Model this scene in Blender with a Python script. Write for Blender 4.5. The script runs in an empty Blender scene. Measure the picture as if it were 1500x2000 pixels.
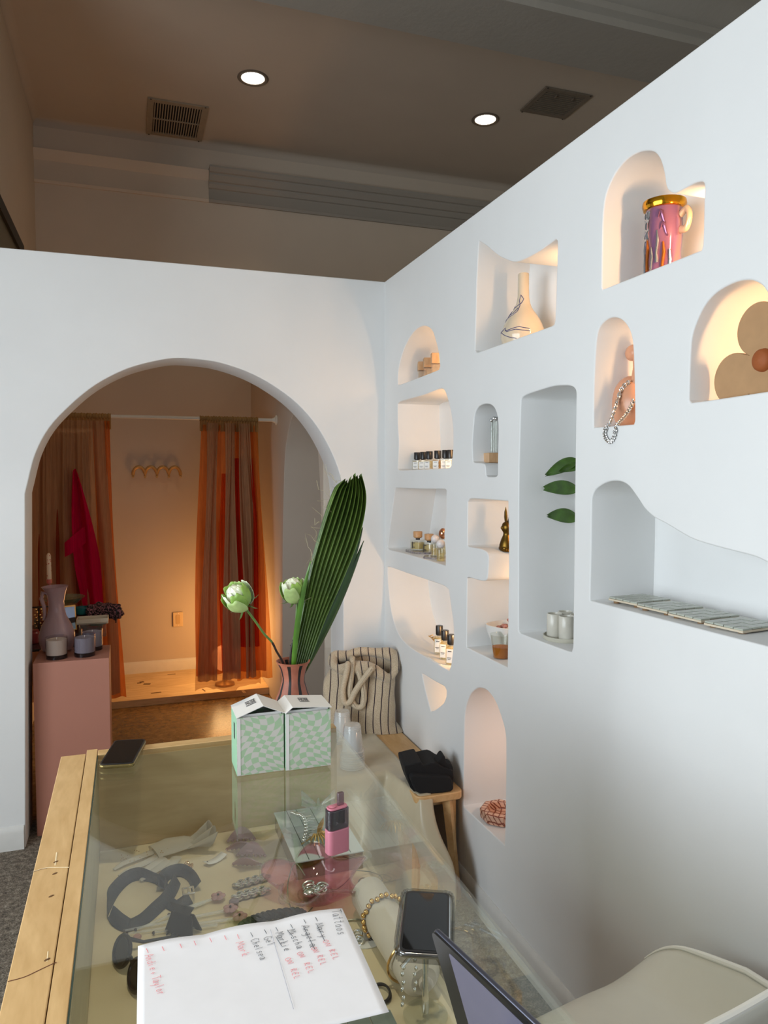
import bpy, bmesh, math, random
from mathutils import Vector, Matrix, Euler
from math import pi, sin, cos, tan, atan2, hypot, radians as rad
random.seed(7)
S = bpy.context.scene
COL = S.collection

# ---------------------------------------------------------------- camera
EYE = 1.6
FPX, CX, CY = 1441.0, 750.0, 1000.0            # focal length in pixels of the 1500 x 2000 frame
PITCH = math.atan(75/FPX); YAW = math.atan2(498, hypot(FPX, 75))
cam_d = bpy.data.cameras.new('camera'); cam = bpy.data.objects.new('camera', cam_d); COL.objects.link(cam)
cam.location = (0, 0, EYE); cam.rotation_euler = (pi/2-PITCH, 0, -YAW)
cam_d.sensor_fit = 'VERTICAL'; cam_d.sensor_height = 36; cam_d.lens = 36*FPX/2000
cam_d.clip_start = 0.02; S.camera = cam

# ---------------------------------------------------------------- view, world, lights
S.view_settings.view_transform = 'Standard'; S.view_settings.look = 'None'
S.view_settings.gamma = 1; S.view_settings.use_curve_mapping = False
S.view_settings.exposure = 0.0
S.cycles.use_denoising = True
S.cycles.max_bounces = 10; S.cycles.transparent_max_bounces = 24
S.cycles.caustics_reflective = False; S.cycles.caustics_refractive = False
S.cycles.sample_clamp_indirect = 4.0
W = bpy.data.worlds.new('world'); S.world = W; W.use_nodes = True
W.node_tree.nodes['Background'].inputs[0].default_value = (0.62, 0.76, 1.0, 1)
W.node_tree.nodes['Background'].inputs[1].default_value = 0.9

def area(name, loc, rot, sx, sy, power, color):
    l = bpy.data.lights.new(name, 'AREA'); l.shape = 'RECTANGLE'; l.size = sx; l.size_y = sy
    l.energy = power; l.color = color
    o = bpy.data.objects.new(name, l); COL.objects.link(o); o.location = loc; o.rotation_euler = rot
    return o
def point(name, loc, power, color, r=0.03):
    l = bpy.data.lights.new(name, 'POINT'); l.energy = power; l.color = color; l.shadow_soft_size = r
    o = bpy.data.objects.new(name, l); COL.objects.link(o); o.location = loc
    return o
# daylight through the shop window behind the camera
area('window_daylight', (-2.16, 0.45, 1.62), (0, rad(-83), 0), 1.6, 3.0, 110, (0.87, 0.955, 1.0))
area('shop_door_daylight', (0.5, -2.94, 1.6), (rad(86), 0, 0), 1.3, 2.1, 9, (0.90, 0.955, 1.0))

# ---------------------------------------------------------------- pixel of the photograph -> point on a real plane
_F = Vector((sin(YAW)*cos(PITCH), cos(YAW)*cos(PITCH), -sin(PITCH))); _R = Vector((cos(YAW), -sin(YAW), 0)); _U = _R.cross(_F)
def _ray(u, v): return _F + _R*((u-CX)/FPX) - _U*((v-CY)/FPX)
def pz(u, v, z): r = _ray(u, v); return r*((z-EYE)/r.z) + Vector((0, 0, EYE))
def py(u, v, y): r = _ray(u, v); return r*(y/r.y) + Vector((0, 0, EYE))
def pxx(u, v, x): r = _ray(u, v); return r*(x/r.x) + Vector((0, 0, EYE))

# ---------------------------------------------------------------- materials
def lin(c):
    if isinstance(c, str):
        c = [int(c[i:i+2], 16)/255 for i in (0, 2, 4)]
        return tuple(x/12.92 if x <= .04045 else ((x+.055)/1.055)**2.4 for x in c)
    return tuple(c)
class N:
    def __init__(s, name):
        s.m = bpy.data.materials.new(name); s.m.use_nodes = True; s.t = s.m.node_tree; s.n = s.t.nodes; s.l = s.t.links
        s.bsdf = s.n['Principled BSDF']; s.out = s.n['Material Output']
    def add(s, typ, **kw):
        nd = s.n.new(typ)
        for k, v in kw.items(): setattr(nd, k, v)
        return nd
    def link(s, a, b): s.l.new(a, b)
    def coord(s, kind='Object', scale=(1, 1, 1)):
        t = s.add('ShaderNodeTexCoord'); m = s.add('ShaderNodeMapping'); m.inputs['Scale'].default_value = scale
        s.link(t.outputs[kind], m.inputs[0]); return m.outputs[0]
    def noise(s, vec, scale, detail=4, rough=.5, dist=0):
        n = s.add('ShaderNodeTexNoise'); n.inputs['Scale'].default_value = scale; n.inputs['Detail'].default_value = detail
        n.inputs['Roughness'].default_value = rough; n.inputs['Distortion'].default_value = dist
        if vec is not None: s.link(vec, n.inputs['Vector'])
        return n.outputs['Fac']
    def ramp(s, fac, stops, interp='LINEAR'):
        r = s.add('ShaderNodeValToRGB'); r.color_ramp.interpolation = interp
        els = r.color_ramp.elements
        while len(els) < len(stops): els.new(0.5)
        for e, (p, c) in zip(els, stops): e.position = p; e.color = (*lin(c), 1)
        s.link(fac, r.inputs[0]); return r.outputs[0]
    def math(s, op, a, b=None, c=None):
        m = s.add('ShaderNodeMath', operation=op)
        for i, x in enumerate((a, b, c)):
            if x is None: continue
            if isinstance(x, (int, float)): m.inputs[i].default_value = x
            else: s.link(x, m.inputs[i])
        return m.outputs[0]
    def bump(s, h, strength=.2, dist=.01):
        b = s.add('ShaderNodeBump'); b.inputs['Strength'].default_value = strength; b.inputs['Distance'].default_value = dist
        s.link(h, b.inputs['Height']); s.link(b.outputs[0], s.bsdf.inputs['Normal'])
    def set(s, color=None, rough=None, metal=None, **kw):
        b = s.bsdf.inputs
        if color is not None:
            if hasattr(color, 'is_linked') or hasattr(color, 'links'): s.link(color, b['Base Color'])
            else: b['Base Color'].default_value = (*lin(color), 1)
        if rough is not None: b['Roughness'].default_value = rough
        if metal is not None: b['Metallic'].default_value = metal
        for k, v in kw.items(): b[k].default_value = v
        return s
MATS = {}
def flat(name, color, rough=.5, metal=0, var=0.06, scale=30, bump=0.0, **kw):
    if name in MATS: return MATS[name]
    n = N(name); c = lin(color)
    f = n.noise(n.coord(), scale, 3)
    lo = tuple(x*(1-var) for x in c); hi = tuple(min(1, x*(1+var)) for x in c)
    n.set(n.ramp(f, [(.3, lo), (.7, hi)]), rough, metal, **kw)
    if bump: n.bump(f, bump, .004)
    MATS[name] = n.m; return n.m
def clear(name, tint=(1, 1, 1), rough=0.0, ior=1.45, strength=1.0, body=0.0, body_color=(1, 1, 1)):
    """thin clear glass or plastic: what passes is tinted, what reflects follows Fresnel; body = a milky share"""
    if name in MATS: return MATS[name]
    n = N(name); n.n.remove(n.bsdf)
    tr = n.add('ShaderNodeBsdfTransparent'); tr.inputs[0].default_value = (*lin(tint), 1)
    src = tr.outputs[0]
    if body:
        d = n.add('ShaderNodeBsdfDiffuse'); d.inputs[0].default_value = (*lin(body_color), 1)
        m0 = n.add('ShaderNodeMixShader'); m0.inputs[0].default_value = body
        n.link(src, m0.inputs[1]); n.link(d.outputs[0], m0.inputs[2]); src = m0.outputs[0]
    g = n.add('ShaderNodeBsdfGlossy'); g.inputs['Roughness'].default_value = rough; g.inputs[0].default_value = (1, 1, 1, 1)
    fr = n.add('ShaderNodeFresnel'); ge = n.add('ShaderNodeNewGeometry')
    n.link(n.math('ADD', n.math('MULTIPLY', ge.outputs['Backfacing'], 1/ior-ior), ior), fr.inputs[0])
    fac = n.math('MULTIPLY', fr.outputs[0], strength)
    mx = n.add('ShaderNodeMixShader'); n.link(fac, mx.inputs[0]); n.link(src, mx.inputs[1]); n.link(g.outputs[0], mx.inputs[2])
    n.link(mx.outputs[0], n.out.inputs[0]); MATS[name] = n.m; return n.m
def emit(name, color, strength):
    if name in MATS: return MATS[name]
    n = N(name); n.set((0.8, .8, .8), .5); n.bsdf.inputs['Emission Color'].default_value = (*lin(color), 1)
    n.bsdf.inputs['Emission Strength'].default_value = strength; MATS[name] = n.m; return n.m
def sheer(name, color, alpha=.75, trans=.5):
    if name in MATS: return MATS[name]
    n = N(name); n.n.remove(n.bsdf); c = lin(color)
    f = n.noise(n.coord(scale=(60, 60, 3)), 3, 3)
    colr = n.ramp(f, [(.3, tuple(x*.85 for x in c)), (.7, tuple(min(1, x*1.12) for x in c))])
    d = n.add('ShaderNodeBsdfDiffuse'); t = n.add('ShaderNodeBsdfTranslucent'); tr = n.add('ShaderNodeBsdfTransparent')
    n.link(colr, d.inputs[0]); n.link(colr, t.inputs[0]); tr.inputs[0].default_value = (*[min(1, .45+.6*x) for x in c], 1)
    m1 = n.add('ShaderNodeMixShader'); m1.inputs[0].default_value = trans; n.link(d.outputs[0], m1.inputs[1]); n.link(t.outputs[0], m1.inputs[2])
    m2 = n.add('ShaderNodeMixShader'); m2.inputs[0].default_value = alpha; n.link(tr.outputs[0], m2.inputs[1]); n.link(m1.outputs[0], m2.inputs[2])
    n.link(m2.outputs[0], n.out.inputs[0]); MATS[name] = n.m; return n.m

def plaster(name, color, bump=.25):
    n = N(name); v = n.coord(); c = lin(color)
    big = n.noise(v, 2.2, 4); fine = n.noise(v, 26, 5, .6)
    n.set(n.ramp(big, [(.3, tuple(x*.965 for x in c)), (.7, tuple(min(1, x*1.02) for x in c))]), .75)
    n.bump(n.math('ADD', n.math('MULTIPLY', big, 1.2), n.math('MULTIPLY', fine, .35)), bump, .006)
    return n.m
M_PLASTER = plaster('white_plaster', (.80, .80, .79))
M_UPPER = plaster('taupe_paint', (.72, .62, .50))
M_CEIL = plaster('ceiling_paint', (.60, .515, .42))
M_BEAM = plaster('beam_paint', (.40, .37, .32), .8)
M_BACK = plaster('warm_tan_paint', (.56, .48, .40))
M_TRIM = flat('trim_paint', (.70, .69, .66), .5, var=.02)

def carpet():
    n = N('grey_carpet'); v = n.coord(); f = n.noise(v, 160, 3, .7); g = n.noise(v, 45, 3, .6)
    mix = n.math('ADD', n.math('MULTIPLY', f, .55), n.math('MULTIPLY', g, .45))
    n.set(n.ramp(mix, [(.34, '3a342c'), (.5, '776d60'), (.66, 'b3a998')]), 1.0); n.bump(mix, 1.0, .01); return n.m
def cork():
    n = N('brown_cork'); v = n.coord(); f = n.noise(v, 22, 6, .7); g = n.noise(v, 3, 3)
    n.set(n.ramp(n.math('ADD', n.math('MULTIPLY', f, .7), n.math('MULTIPLY', g, .3)), [(.32, '2e2113'), (.5, '6b5230'), (.72, '9a7a4a')]), .26)
    n.bump(f, .12, .003); return n.m
def wood(name, c1, c2, scale=(3, 22, 22), rough=.45, contrast=(.3, .7), nscale=2.0):
    if name in MATS: return MATS[name]
    n = N(name); v = n.coord('Object', scale)
    f = n.noise(v, nscale, 5, .55, 1.2); g = n.noise(n.coord('Object', tuple(s*6 for s in scale)), 2.0, 3)
    n.set(n.ramp(n.math('ADD', n.math('MULTIPLY', f, .75), n.math('MULTIPLY', g, .25)), [(contrast[0], c1), (contrast[1], c2)]), rough)
    n.bump(g, .05, .002); MATS[name] = n.m; return n.m
M_MAPLE = wood('maple', 'c29a63', 'e2bd86', (10, 2.2, 10))
M_MAPLE_X = wood('maple_across', 'c29a63', 'e0bc86', (2.2, 10, 10))
M_PLY = wood('plywood', 'c8a878', 'ead0a4', (1.6, 9, 9), .6)
M_PANEL = wood('birch_panel', 'c4ac80', 'dcc89e', (2, 2, 9), .5)
M_BENCH = wood('beech', 'c99c66', 'e0b984', (14, 2, 14))
M_GLASS = clear('case_glass', (.975, .985, .96), 0.0, 1.5, .9)
M_CLEAR = clear('clear_glass', (.93, .94, .92), 0.02, 1.45, 1.3)
M_PLASTIC = clear('clear_plastic', (.96, .97, .96), 0.12, 1.4, 1.2, .28, (.94, .95, .95))
M_BLACK = flat('black_plastic', (.012, .012, .013), .35)
M_SCREEN = flat('black_screen', (.006, .007, .008), .03, var=0)
M_GOLD = flat('gold_metal', (.80, .52, .20), .22, 1)
M_SILVER = flat('silver_metal', (.80, .80, .79), .18, 1)
M_CHROME = flat('chrome', (.72, .73, .74), .1, 1)
M_WHITE = flat('white_ceramic', (.82, .80, .76), .3, var=.02)
M_PAPER = flat('white_paper', (.84, .84, .87), .7, var=.015)
M_LABEL = flat('white_label', (.86, .85, .82), .6, var=.01)
M_INK = flat('black_ink', (.03, .03, .035), .6, var=0)
M_INKBROWN = flat('brown_ink', (.10, .06, .07), .6, var=0)
M_INKRED = flat('red_ink', (.80, .22, .24), .6, var=0)
M_WARM = emit('warm_led', (1, .72, .4), 6)

# ---------------------------------------------------------------- mesh helpers
class MB:
    def __init__(s): s.v = []; s.f = []; s.uv = {}
    def _add(s, vs, fs):
        b = len(s.v); s.v += [tuple(x) for x in vs]; s.f += [tuple(i+b for i in f) for f in fs]; return s
    def box(s, c, d, rz=0, rx=0, ry=0):
        x, y, z = (k/2 for k in d); R = Euler((rx, ry, rz)).to_matrix(); c = Vector(c)
        vs = [c + R @ Vector(p) for p in ((-x,-y,-z),(x,-y,-z),(x,y,-z),(-x,y,-z),(-x,-y,z),(x,-y,z),(x,y,z),(-x,y,z))]
        return s._add(vs, [(0,3,2,1),(4,5,6,7),(0,1,5,4),(1,2,6,5),(2,3,7,6),(3,0,4,7)])
    def lathe(s, prof, seg=24, c=(0, 0, 0), R=None, fn=None, caps=True):
        c = Vector(c); vs = []; fs = []; n = len(prof)
        for k in range(seg):
            a = 2*pi*k/seg
            for (r, z) in prof:
                rr = fn(a, r, z) if fn else r
                p = Vector((rr*cos(a), rr*sin(a), z)); p = (R @ p if R else p) + c; vs.append(p)
        for k in range(seg):
            k2 = (k+1) % seg
            for j in range(n-1): fs.append((k*n+j, k2*n+j, k2*n+j+1, k*n+j+1))
        if caps:
            if prof[0][0] > 1e-6: fs.append(tuple(k*n for k in reversed(range(seg))))
            if prof[-1][0] > 1e-6: fs.append(tuple(k*n+n-1 for k in range(seg)))
        return s._add(vs, fs)
    def tube(s, path, r, seg=8, closed=False, caps=True, flatten=1.0):
        P = [Vector(p) for p in path]; n = len(P)
        rr = r if isinstance(r, (list, tuple)) else [r]*n
        T = []
        for i in range(n):
            a = P[(i-1) % n] if (closed or i > 0) else P[i]; b = P[(i+1) % n] if (closed or i < n-1) else P[i]
            t = (b-a); T.append(t.normalized() if t.length > 1e-9 else Vector((0, 0, 1)))
        up = Vector((0, 0, 1)) if abs(T[0].z) < .9 else Vector((1, 0, 0))
        nrm = (up - T[0]*up.dot(T[0])).normalized(); vs = []
        for i in range(n):
            nrm = nrm - T[i]*nrm.dot(T[i])
            nrm = nrm.normalized() if nrm.length > 1e-6 else T[i].orthogonal().normalized()
            bi = T[i].cross(nrm)
            for k in range(seg):
                a = 2*pi*k/seg; vs.append(P[i] + (nrm*cos(a)*flatten + bi*sin(a))*rr[i])
        fs = []
        for i in range(n if closed else n-1):
            j = (i+1) % n
            for k in range(seg): fs.append((i*seg+k, i*seg+(k+1) % seg, j*seg+(k+1) % seg, j*seg+k))
        if caps and not closed: fs += [tuple(reversed(range(seg))), tuple((n-1)*seg+k for k in range(seg))]
        return s._add(vs, fs)
    def prism(s, poly, z0, z1, R=None, c=(0, 0, 0)):
        c = Vector(c); n = len(poly)
        tr = lambda p: (R @ Vector(p) if R else Vector(p)) + c
        vs = [tr((x, y, z0)) for x, y in poly] + [tr((x, y, z1)) for x, y in poly]
        fs = [tuple(reversed(range(n))), tuple(range(n, 2*n))] + [(i, (i+1) % n, n+(i+1) % n, n+i) for i in range(n)]
        return s._add(vs, fs)
    def ell(s, c, r, seg=16, rings=10, R=None, fn=None):
        c = Vector(c); r = (r, r, r) if isinstance(r, (int, float)) else r; vs = []; fs = []
        for j in range(rings+1):
            t = pi*j/rings
            for k in range(seg):
                a = 2*pi*k/seg; d = Vector((sin(t)*cos(a), sin(t)*sin(a), -cos(t)))
                m = fn(d) if fn else 1.0
                p = Vector((d.x*r[0]*m, d.y*r[1]*m, d.z*r[2]*m)); vs.append((R @ p if R else p) + c)
        for j in range(rings):
            for k in range(seg): fs.append((j*seg+k, j*seg+(k+1) % seg, (j+1)*seg+(k+1) % seg, (j+1)*seg+k))
        return s._add(vs, fs)
    def sheet(s, fn, nu, nv, thick=0.0, closed_u=False):
        """fn(u, v) -> point; uv kept; thick > 0 adds a back skin along the normal"""
        g = [[Vector(fn(i/nu, j/nv)) for i in range(nu+1)] for j in range(nv+1)]
        b = len(s.v); w = nu+1
        s.v += [tuple(p) for row in g for p in row]
        for j in range(nv):
            for i in range(nu):
                f = (b+j*w+i, b+j*w+i+1, b+(j+1)*w+i+1, b+(j+1)*w+i); s.f.append(f)
                s.uv[len(s.f)-1] = [(i/nu, j/nv), ((i+1)/nu, j/nv), ((i+1)/nu, (j+1)/nv), (i/nu, (j+1)/nv)]
        if thick:
            b2 = len(s.v)
            for j in range(nv+1):
                for i in range(nu+1):
                    du = g[j][min(nu, i+1)]-g[j][max(0, i-1)]; dv = g[min(nv, j+1)][i]-g[max(0, j-1)][i]
                    nn = du.cross(dv); nn = nn.normalized() if nn.length > 1e-12 else Vector((0, 0, 1))
                    s.v.append(tuple(g[j][i]-nn*thick))
            for j in range(nv):
                for i in range(nu):
                    s.f.append((b2+j*w+i, b2+(j+1)*w+i, b2+(j+1)*w+i+1, b2+j*w+i+1))
                    s.uv[len(s.f)-1] = [(i/nu, j/nv), (i/nu, (j+1)/nv), ((i+1)/nu, (j+1)/nv), ((i+1)/nu, j/nv)]
            ring = [j*w for j in range(nv+1)][::-1] + list(range(1, w)) + [j*w+nu for j in range(1, nv+1)] + [nv*w+i for i in range(nu-1, 0, -1)]
            for a, c2 in zip(ring, ring[1:]+ring[:1]): s.f.append((b+c2, b+a, b2+a, b2+c2))
        return s
    def build(s, name, mat, parent=None, loc=None, rot=None, smooth=True, bevel=0, subsurf=0, angle=40):
        me = bpy.data.meshes.new(name); me.from_pydata(s.v, [], s.f); me.materials.append(mat)
        if s.uv:
            ul = me.uv_layers.new(name='uv')
            for p in me.polygons:
                if p.index in s.uv:
                    for li, q in zip(p.loop_indices, s.uv[p.index]): ul.data[li].uv = q
        o = bpy.data.objects.new(name, me); COL.objects.link(o)
        if parent: o.parent = parent
        if loc is not None: o.location = loc
        if rot is not None: o.rotation_euler = rot
        if smooth: me.shade_smooth() if angle >= 180 else (me.shade_smooth(), me.set_sharp_from_angle(angle=rad(angle)))
        if bevel:
            md = o.modifiers.new('bevel', 'BEVEL'); md.width = bevel; md.segments = 3; md.limit_method = 'ANGLE'; md.angle_limit = rad(50)
        if subsurf:
            md = o.modifiers.new('sub', 'SUBSURF'); md.levels = subsurf; md.render_levels = subsurf
        return o
def tag(o, label, cat, group=None):
    o['label'] = label; o['category'] = cat
    if group: o['group'] = group
    return o
def thing(name, label, cat, loc=(0, 0, 0), rz=0, group=None):
    o = bpy.data.objects.new(name, None); COL.objects.link(o); o.location = loc; o.rotation_euler = (0, 0, rz); o.empty_display_size = .05
    return tag(o, label, cat, group)
def struct(o): o['kind'] = 'structure'; return o
def dup(root, loc, rz=None, label=None, scale=None):
    r = root.copy(); COL.objects.link(r); r.location = loc
    if rz is not None: r.rotation_euler = (0, 0, rz)
    if scale: r.scale = scale
    if label: r['label'] = label
    for ch in list(root.children):
        c = ch.copy(); COL.objects.link(c); c.parent = r
        for g in list(ch.children):
            d = g.copy(); COL.objects.link(d); d.parent = c
    return r
def rrect(w, h, r, n=5, cx=0, cy=0):
    pts = []
    for sx, sy, a0 in ((1, 1, 0), (-1, 1, 90), (-1, -1, 180), (1, -1, 270)):
        for k in range(n+1):
            a = rad(a0+90*k/n); pts.append((cx+sx*(w/2-r)+r*cos(a), cy+sy*(h/2-r)+r*sin(a)))
    return pts
def smooth_poly(pts, per=6, closed=True, tension=.5):
    n = len(pts); out = []
    for i in range(n if closed else n-1):
        p0, p1, p2, p3 = (Vector(pts[(i+k) % n]) if closed else Vector(pts[min(max(i+k, 0), n-1)]) for k in (-1, 0, 1, 2))
        for k in range(per):
            t = k/per
            out.append(.5*((2*p1)+(p2-p0)*t+(2*p0-5*p1+4*p2-p3)*t*t+(3*p1-p0-3*p2+p3)*t**3))
    if not closed: out.append(Vector(pts[-1]))
    return out
def text_mesh(body, size, extrude=.0002):
    cu = bpy.data.curves.new('lettering', 'FONT'); cu.body = body; cu.size = size; cu.extrude = extrude
    cu.align_x = 'CENTER'; cu.align_y = 'CENTER'
    o = bpy.data.objects.new('lettering', cu); COL.objects.link(o)
    me = bpy.data.meshes.new_from_object(o.evaluated_get(bpy.context.evaluated_depsgraph_get()))
    bpy.data.objects.remove(o); bpy.data.curves.remove(cu); return me
def lettering(name, body, size, mat, parent, loc, rot):
    me = text_mesh(body, size); me.materials.clear(); me.materials.append(mat)
    o = bpy.data.objects.new(name, me); COL.objects.link(o); o.parent = parent; o.location = loc; o.rotation_euler = rot; return o
def slab_with_holes(name, outer, holes, thick, bevel, mat, M):
    """flat 2D outline with holes, thickened, its arrises softened; local x,y -> world by M"""
    cu = bpy.data.curves.new(name, 'CURVE'); cu.dimensions = '2D'; cu.fill_mode = 'BOTH'
    cu.extrude = thick/2-bevel; cu.bevel_depth = bevel; cu.bevel_resolution = 2; cu.offset = -bevel
    for poly in [outer]+holes:
        sp = cu.splines.new('POLY'); sp.points.add(len(poly)-1); sp.use_cyclic_u = True
        for p, q in zip(sp.points, poly): p.co = (q[0], q[1], 0, 1)
    o = bpy.data.objects.new(name, cu); COL.objects.link(o)
    me = bpy.data.meshes.new_from_object(o.evaluated_get(bpy.context.evaluated_depsgraph_get()))
    bpy.data.objects.remove(o); bpy.data.curves.remove(cu)
    me.name = name; me.materials.clear(); me.materials.append(mat)
    me.transform(M); me.update()
    me.shade_smooth(); me.set_sharp_from_angle(angle=rad(35))
    o = bpy.data.objects.new(name, me); COL.objects.link(o); return o

# ================================================================= structure
YW, XW, YB, CZ, WT = 3.416, 1.182, 5.98, 4.15, 2.525      # arch wall, niche wall, back wall, ceiling, top of the white walls
ND = 0.215                                                # depth of the niches
LX = -0.61                                                # left wall behind the arch wall
# floor: carpet in the shop, brown cork behind the arch
fl = MB().box((0.6, 0.33, -0.05), (6.0, 6.7, .1)).build('floor', carpet()); struct(fl)
struct(MB().box((0.6, 4.86, -0.048), (6.0, 2.36, .1)).build('floor_back', cork()))
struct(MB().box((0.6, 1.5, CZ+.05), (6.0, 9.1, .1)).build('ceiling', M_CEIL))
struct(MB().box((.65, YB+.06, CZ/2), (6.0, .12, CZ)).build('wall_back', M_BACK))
struct(MB().box((-2.25, 4.8, CZ/2), (.1, 2.4, CZ)).build('wall_left_store', M_UPPER))
# upper back wall keeps the taupe of the ceiling
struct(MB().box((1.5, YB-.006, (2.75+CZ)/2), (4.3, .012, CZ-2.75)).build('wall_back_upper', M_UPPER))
struct(MB().box((LX-.06, (YW+YB)/2+.05, CZ/2), (.12, YB-YW-.1, CZ)).build('wall_left', M_UPPER))
wl = MB()
wl.box((-2.25, .3, .41), (.1, 6.6, .82)); wl.box((-2.25, .3, 3.3), (.1, 6.6, 1.7)); wl.box((-2.25, -2.05, 1.625), (.1, 1.9, 2.25)); wl.box((-2.25, 2.8, 1.625), (.1, 1.6, 2.25))
struct(wl.build('wall_left_shop', M_PLASTER, smooth=False))
struct(MB().box((3.6, 1.5, CZ/2), (.1, 9.1, CZ)).build('wall_right_outer', M_UPPER))
# upper part of the partition that closes the left of the back room from the shop
# shop front behind the camera with its window opening
sf = MB()
sf.box((.7, -3.05, .2), (6, .1, .4)); sf.box((.7, -3.05, 3.43), (6, .1, 1.45)); sf.box((-1.55, -3.05, 1.55), (1.5, .1, 2.3)); sf.box((2.45, -3.05, 1.55), (2.5, .1, 2.3))
struct(sf.build('wall_shopfront', M_PLASTER, smooth=False))

# ---- niche wall: outlines traced on the wall plane
NICHES = {
 'n1': [(776.6,751),(778,721.6),(788,683.6),(803,654.5),(817,640.5),(831,636.7),(843.7,645.6),(851,666),(856.4,688.7),(859,715),(856.4,722),(780.4,751.5)],
 'n2': [(776.6,788.7),(783,783.6),(826,772),(861.5,758.8),(869,764.6),(876.6,787.4),(883,820),(885,853),(884,886),(880.5,910),(876.6,914),(826,916.6),(780,918.4),(776.6,915.4),(779,866),(777,828)],
 'n3': [(773,952.8),(820,954.7),(868,955.5),(871.7,958),(870.7,1006.7),(867.5,1041),(868,1054.7),(870,1078.7),(870,1104.8),(820,1089.5),(780,1078.5),(761,1074),(757,1070),(764,1012),(770.7,961)],
 'n4': [(756.5,1108),(760,1107),(793,1118.7),(846.7,1137),(868,1145),(876,1152),(881,1185),(886,1228),(885,1260),(881,1297),(877,1310),(846.7,1292),(806.7,1268),(788,1252),(774.7,1230.7),(764,1193),(758,1142.7)],
 'n5': [(823.7,1316),(827.5,1317),(850,1331),(868,1341),(872,1349),(871,1361.6),(865.5,1374),(847.7,1388),(841.4,1389.5),(836.3,1371.7),(828.7,1341)],
 'n6': [(905,1573),(906,1468),(907.3,1402),(911,1376.8),(918.7,1356.5),(928.8,1346.4),(937.7,1343.4),(951.6,1349),(966.8,1369),(979.5,1402),(987,1432.5),(988.3,1468),(987.6,1544),(985.5,1651),(907,1577)],
 'n7': [(922,868.5),(925,828),(927.3,807.7),(935,793.8),(950,788.7),(962.8,793.8),(970.4,810),(973,835.6),(972,891),(971.7,926.8),(967.9,931),(952.7,931),(948.9,928),(947.6,911.6),(943.8,905),(927,903.5),(923.5,901)],
 'n8': [(913.3,980),(917.3,974.7),(926.7,973.9),(992,978.7),(993.3,1046.7),(993.3,1126.7),(990.7,1303.5),(911,1264),(912,1129.3),(916,1128),(937.3,1134),(948,1134),(952,1126.7),(954,1089),(950.7,1078.7),(940,1072.3),(916,1068),(912.5,1065)],
 'n9': [(1017.3,782.4),(1021,774.8),(1033.7,768.5),(1079.3,754.5),(1104.7,752.8),(1117.3,755),(1123.7,762),(1125,772),(1122.7,940),(1118.7,1260),(1116,1272.8),(1108,1271.5),(1017,1237.5),(1012.5,1232),(1013.3,940)],
 'n10': [(1177,565),(1175.5,559),(1177,448),(1180,400),(1186,373),(1201,340),(1222,313),(1246,298),(1264,294.4),(1279,298),(1289.5,313),(1297,340),(1300,361),(1306,373),(1318,377.5),(1336,368.5),(1357,357.4),(1370.5,355),(1375,361),(1374.4,400),(1372,478),(1369,488.5)],
 'n11': [(935,470),(950,480),(975,500),(1000,511),(1015,510),(1050,492.5),(1085,467.5),(1088.5,472.5),(1087,540),(1084,622.8),(1082,633),(1077,636.7),(935,687.4),(929.4,687),(927.3,683.6),(930,600),(931,550)],
 'n12': [(1159,835),(1159.6,760),(1163.5,679),(1168,646),(1180,628),(1198,620),(1216,626.5),(1229.5,646),(1235.5,673),(1238.5,745),(1239.4,820),(1237,829)],
 'n13': [(1345,781),(1349.5,670),(1357,637),(1375,598),(1399,571),(1435,551.5),(1465,547),(1486,556),(1498,571),(1512,590),(1530,640),(1545,700),(1550,757),(1500,764.5),(1351,786.4)],
 'n14': [(1151.7,1172.3),(1154,1077),(1155.5,976),(1160.5,959.5),(1170.7,949.4),(1186,941.8),(1201,939.3),(1216,941.8),(1229,950.7),(1244,971),(1259.3,993.7),(1277,1010),(1302.4,1024),(1348,1050.7),(1386,1064),(1436.6,1077.3),(1474.6,1087.4),(1500,1100),(1540,1128),(1600,1165),(1640,1180),(1648,1200),(1648,1298),(1500,1262.5),(1156,1174)],
}
# local 2D of the wall: a = -y (towards the camera), b = z
def wall_pt(u, v): p = pxx(u, v, XW); return (-p.y, p.z)
def soften(poly, per=4, corner=48):
    """rounds a traced outline but keeps its real corners"""
    n = len(poly); P = [Vector(p) for p in poly]; sharp = []
    for i in range(n):
        a = P[i]-P[i-1]; b = P[(i+1) % n]-P[i]; sharp.append(abs(a.angle_signed(b)) > rad(corner))
    out = []
    for i in range(n):
        p1, p2 = P[i], P[(i+1) % n]; p0 = p1+(p1-p2) if sharp[i] else P[i-1]; p3 = p2+(p2-p1) if sharp[(i+1) % n] else P[(i+2) % n]
        L = (p2-p1).length
        m1 = (p2-p0)/2; m2 = (p3-p1)/2
        if m1.length > L: m1 = m1.normalized()*L
        if m2.length > L: m2 = m2.normalized()*L
        for k in range(per):
            t = k/per; out.append(tuple(p1*(2*t**3-3*t*t+1)+m1*(t**3-2*t*t+t)+p2*(3*t*t-2*t**3)+m2*(t**3-t*t)))
    return out
holes = [soften([wall_pt(*q) for q in NICHES[k]]) for k in NICHES]
FL = {k: min(b for a, b in h) for k, h in zip(NICHES, holes)}
FAR = {k: -min(a for a, b in h) for k, h in zip(NICHES, holes)}     # y of the jamb away from the camera
NEAR = {k: -max(a for a, b in h) for k, h in zip(NICHES, holes)}
TOP = {k: max(b for a, b in h) for k, h in zip(NICHES, holes)}
outer = [(-YW-.02, 0), (2.6, 0), (2.6, WT), (-YW-.02, WT)]
M_wall = Matrix(((0, 0, 1, XW+ND/2), (-1, 0, 0, 0), (0, 1, 0, 0), (0, 0, 0, 1)))
wr = slab_with_holes('wall_right', outer, holes, ND, .004, M_PLASTER, M_wall); struct(wr)
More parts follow.
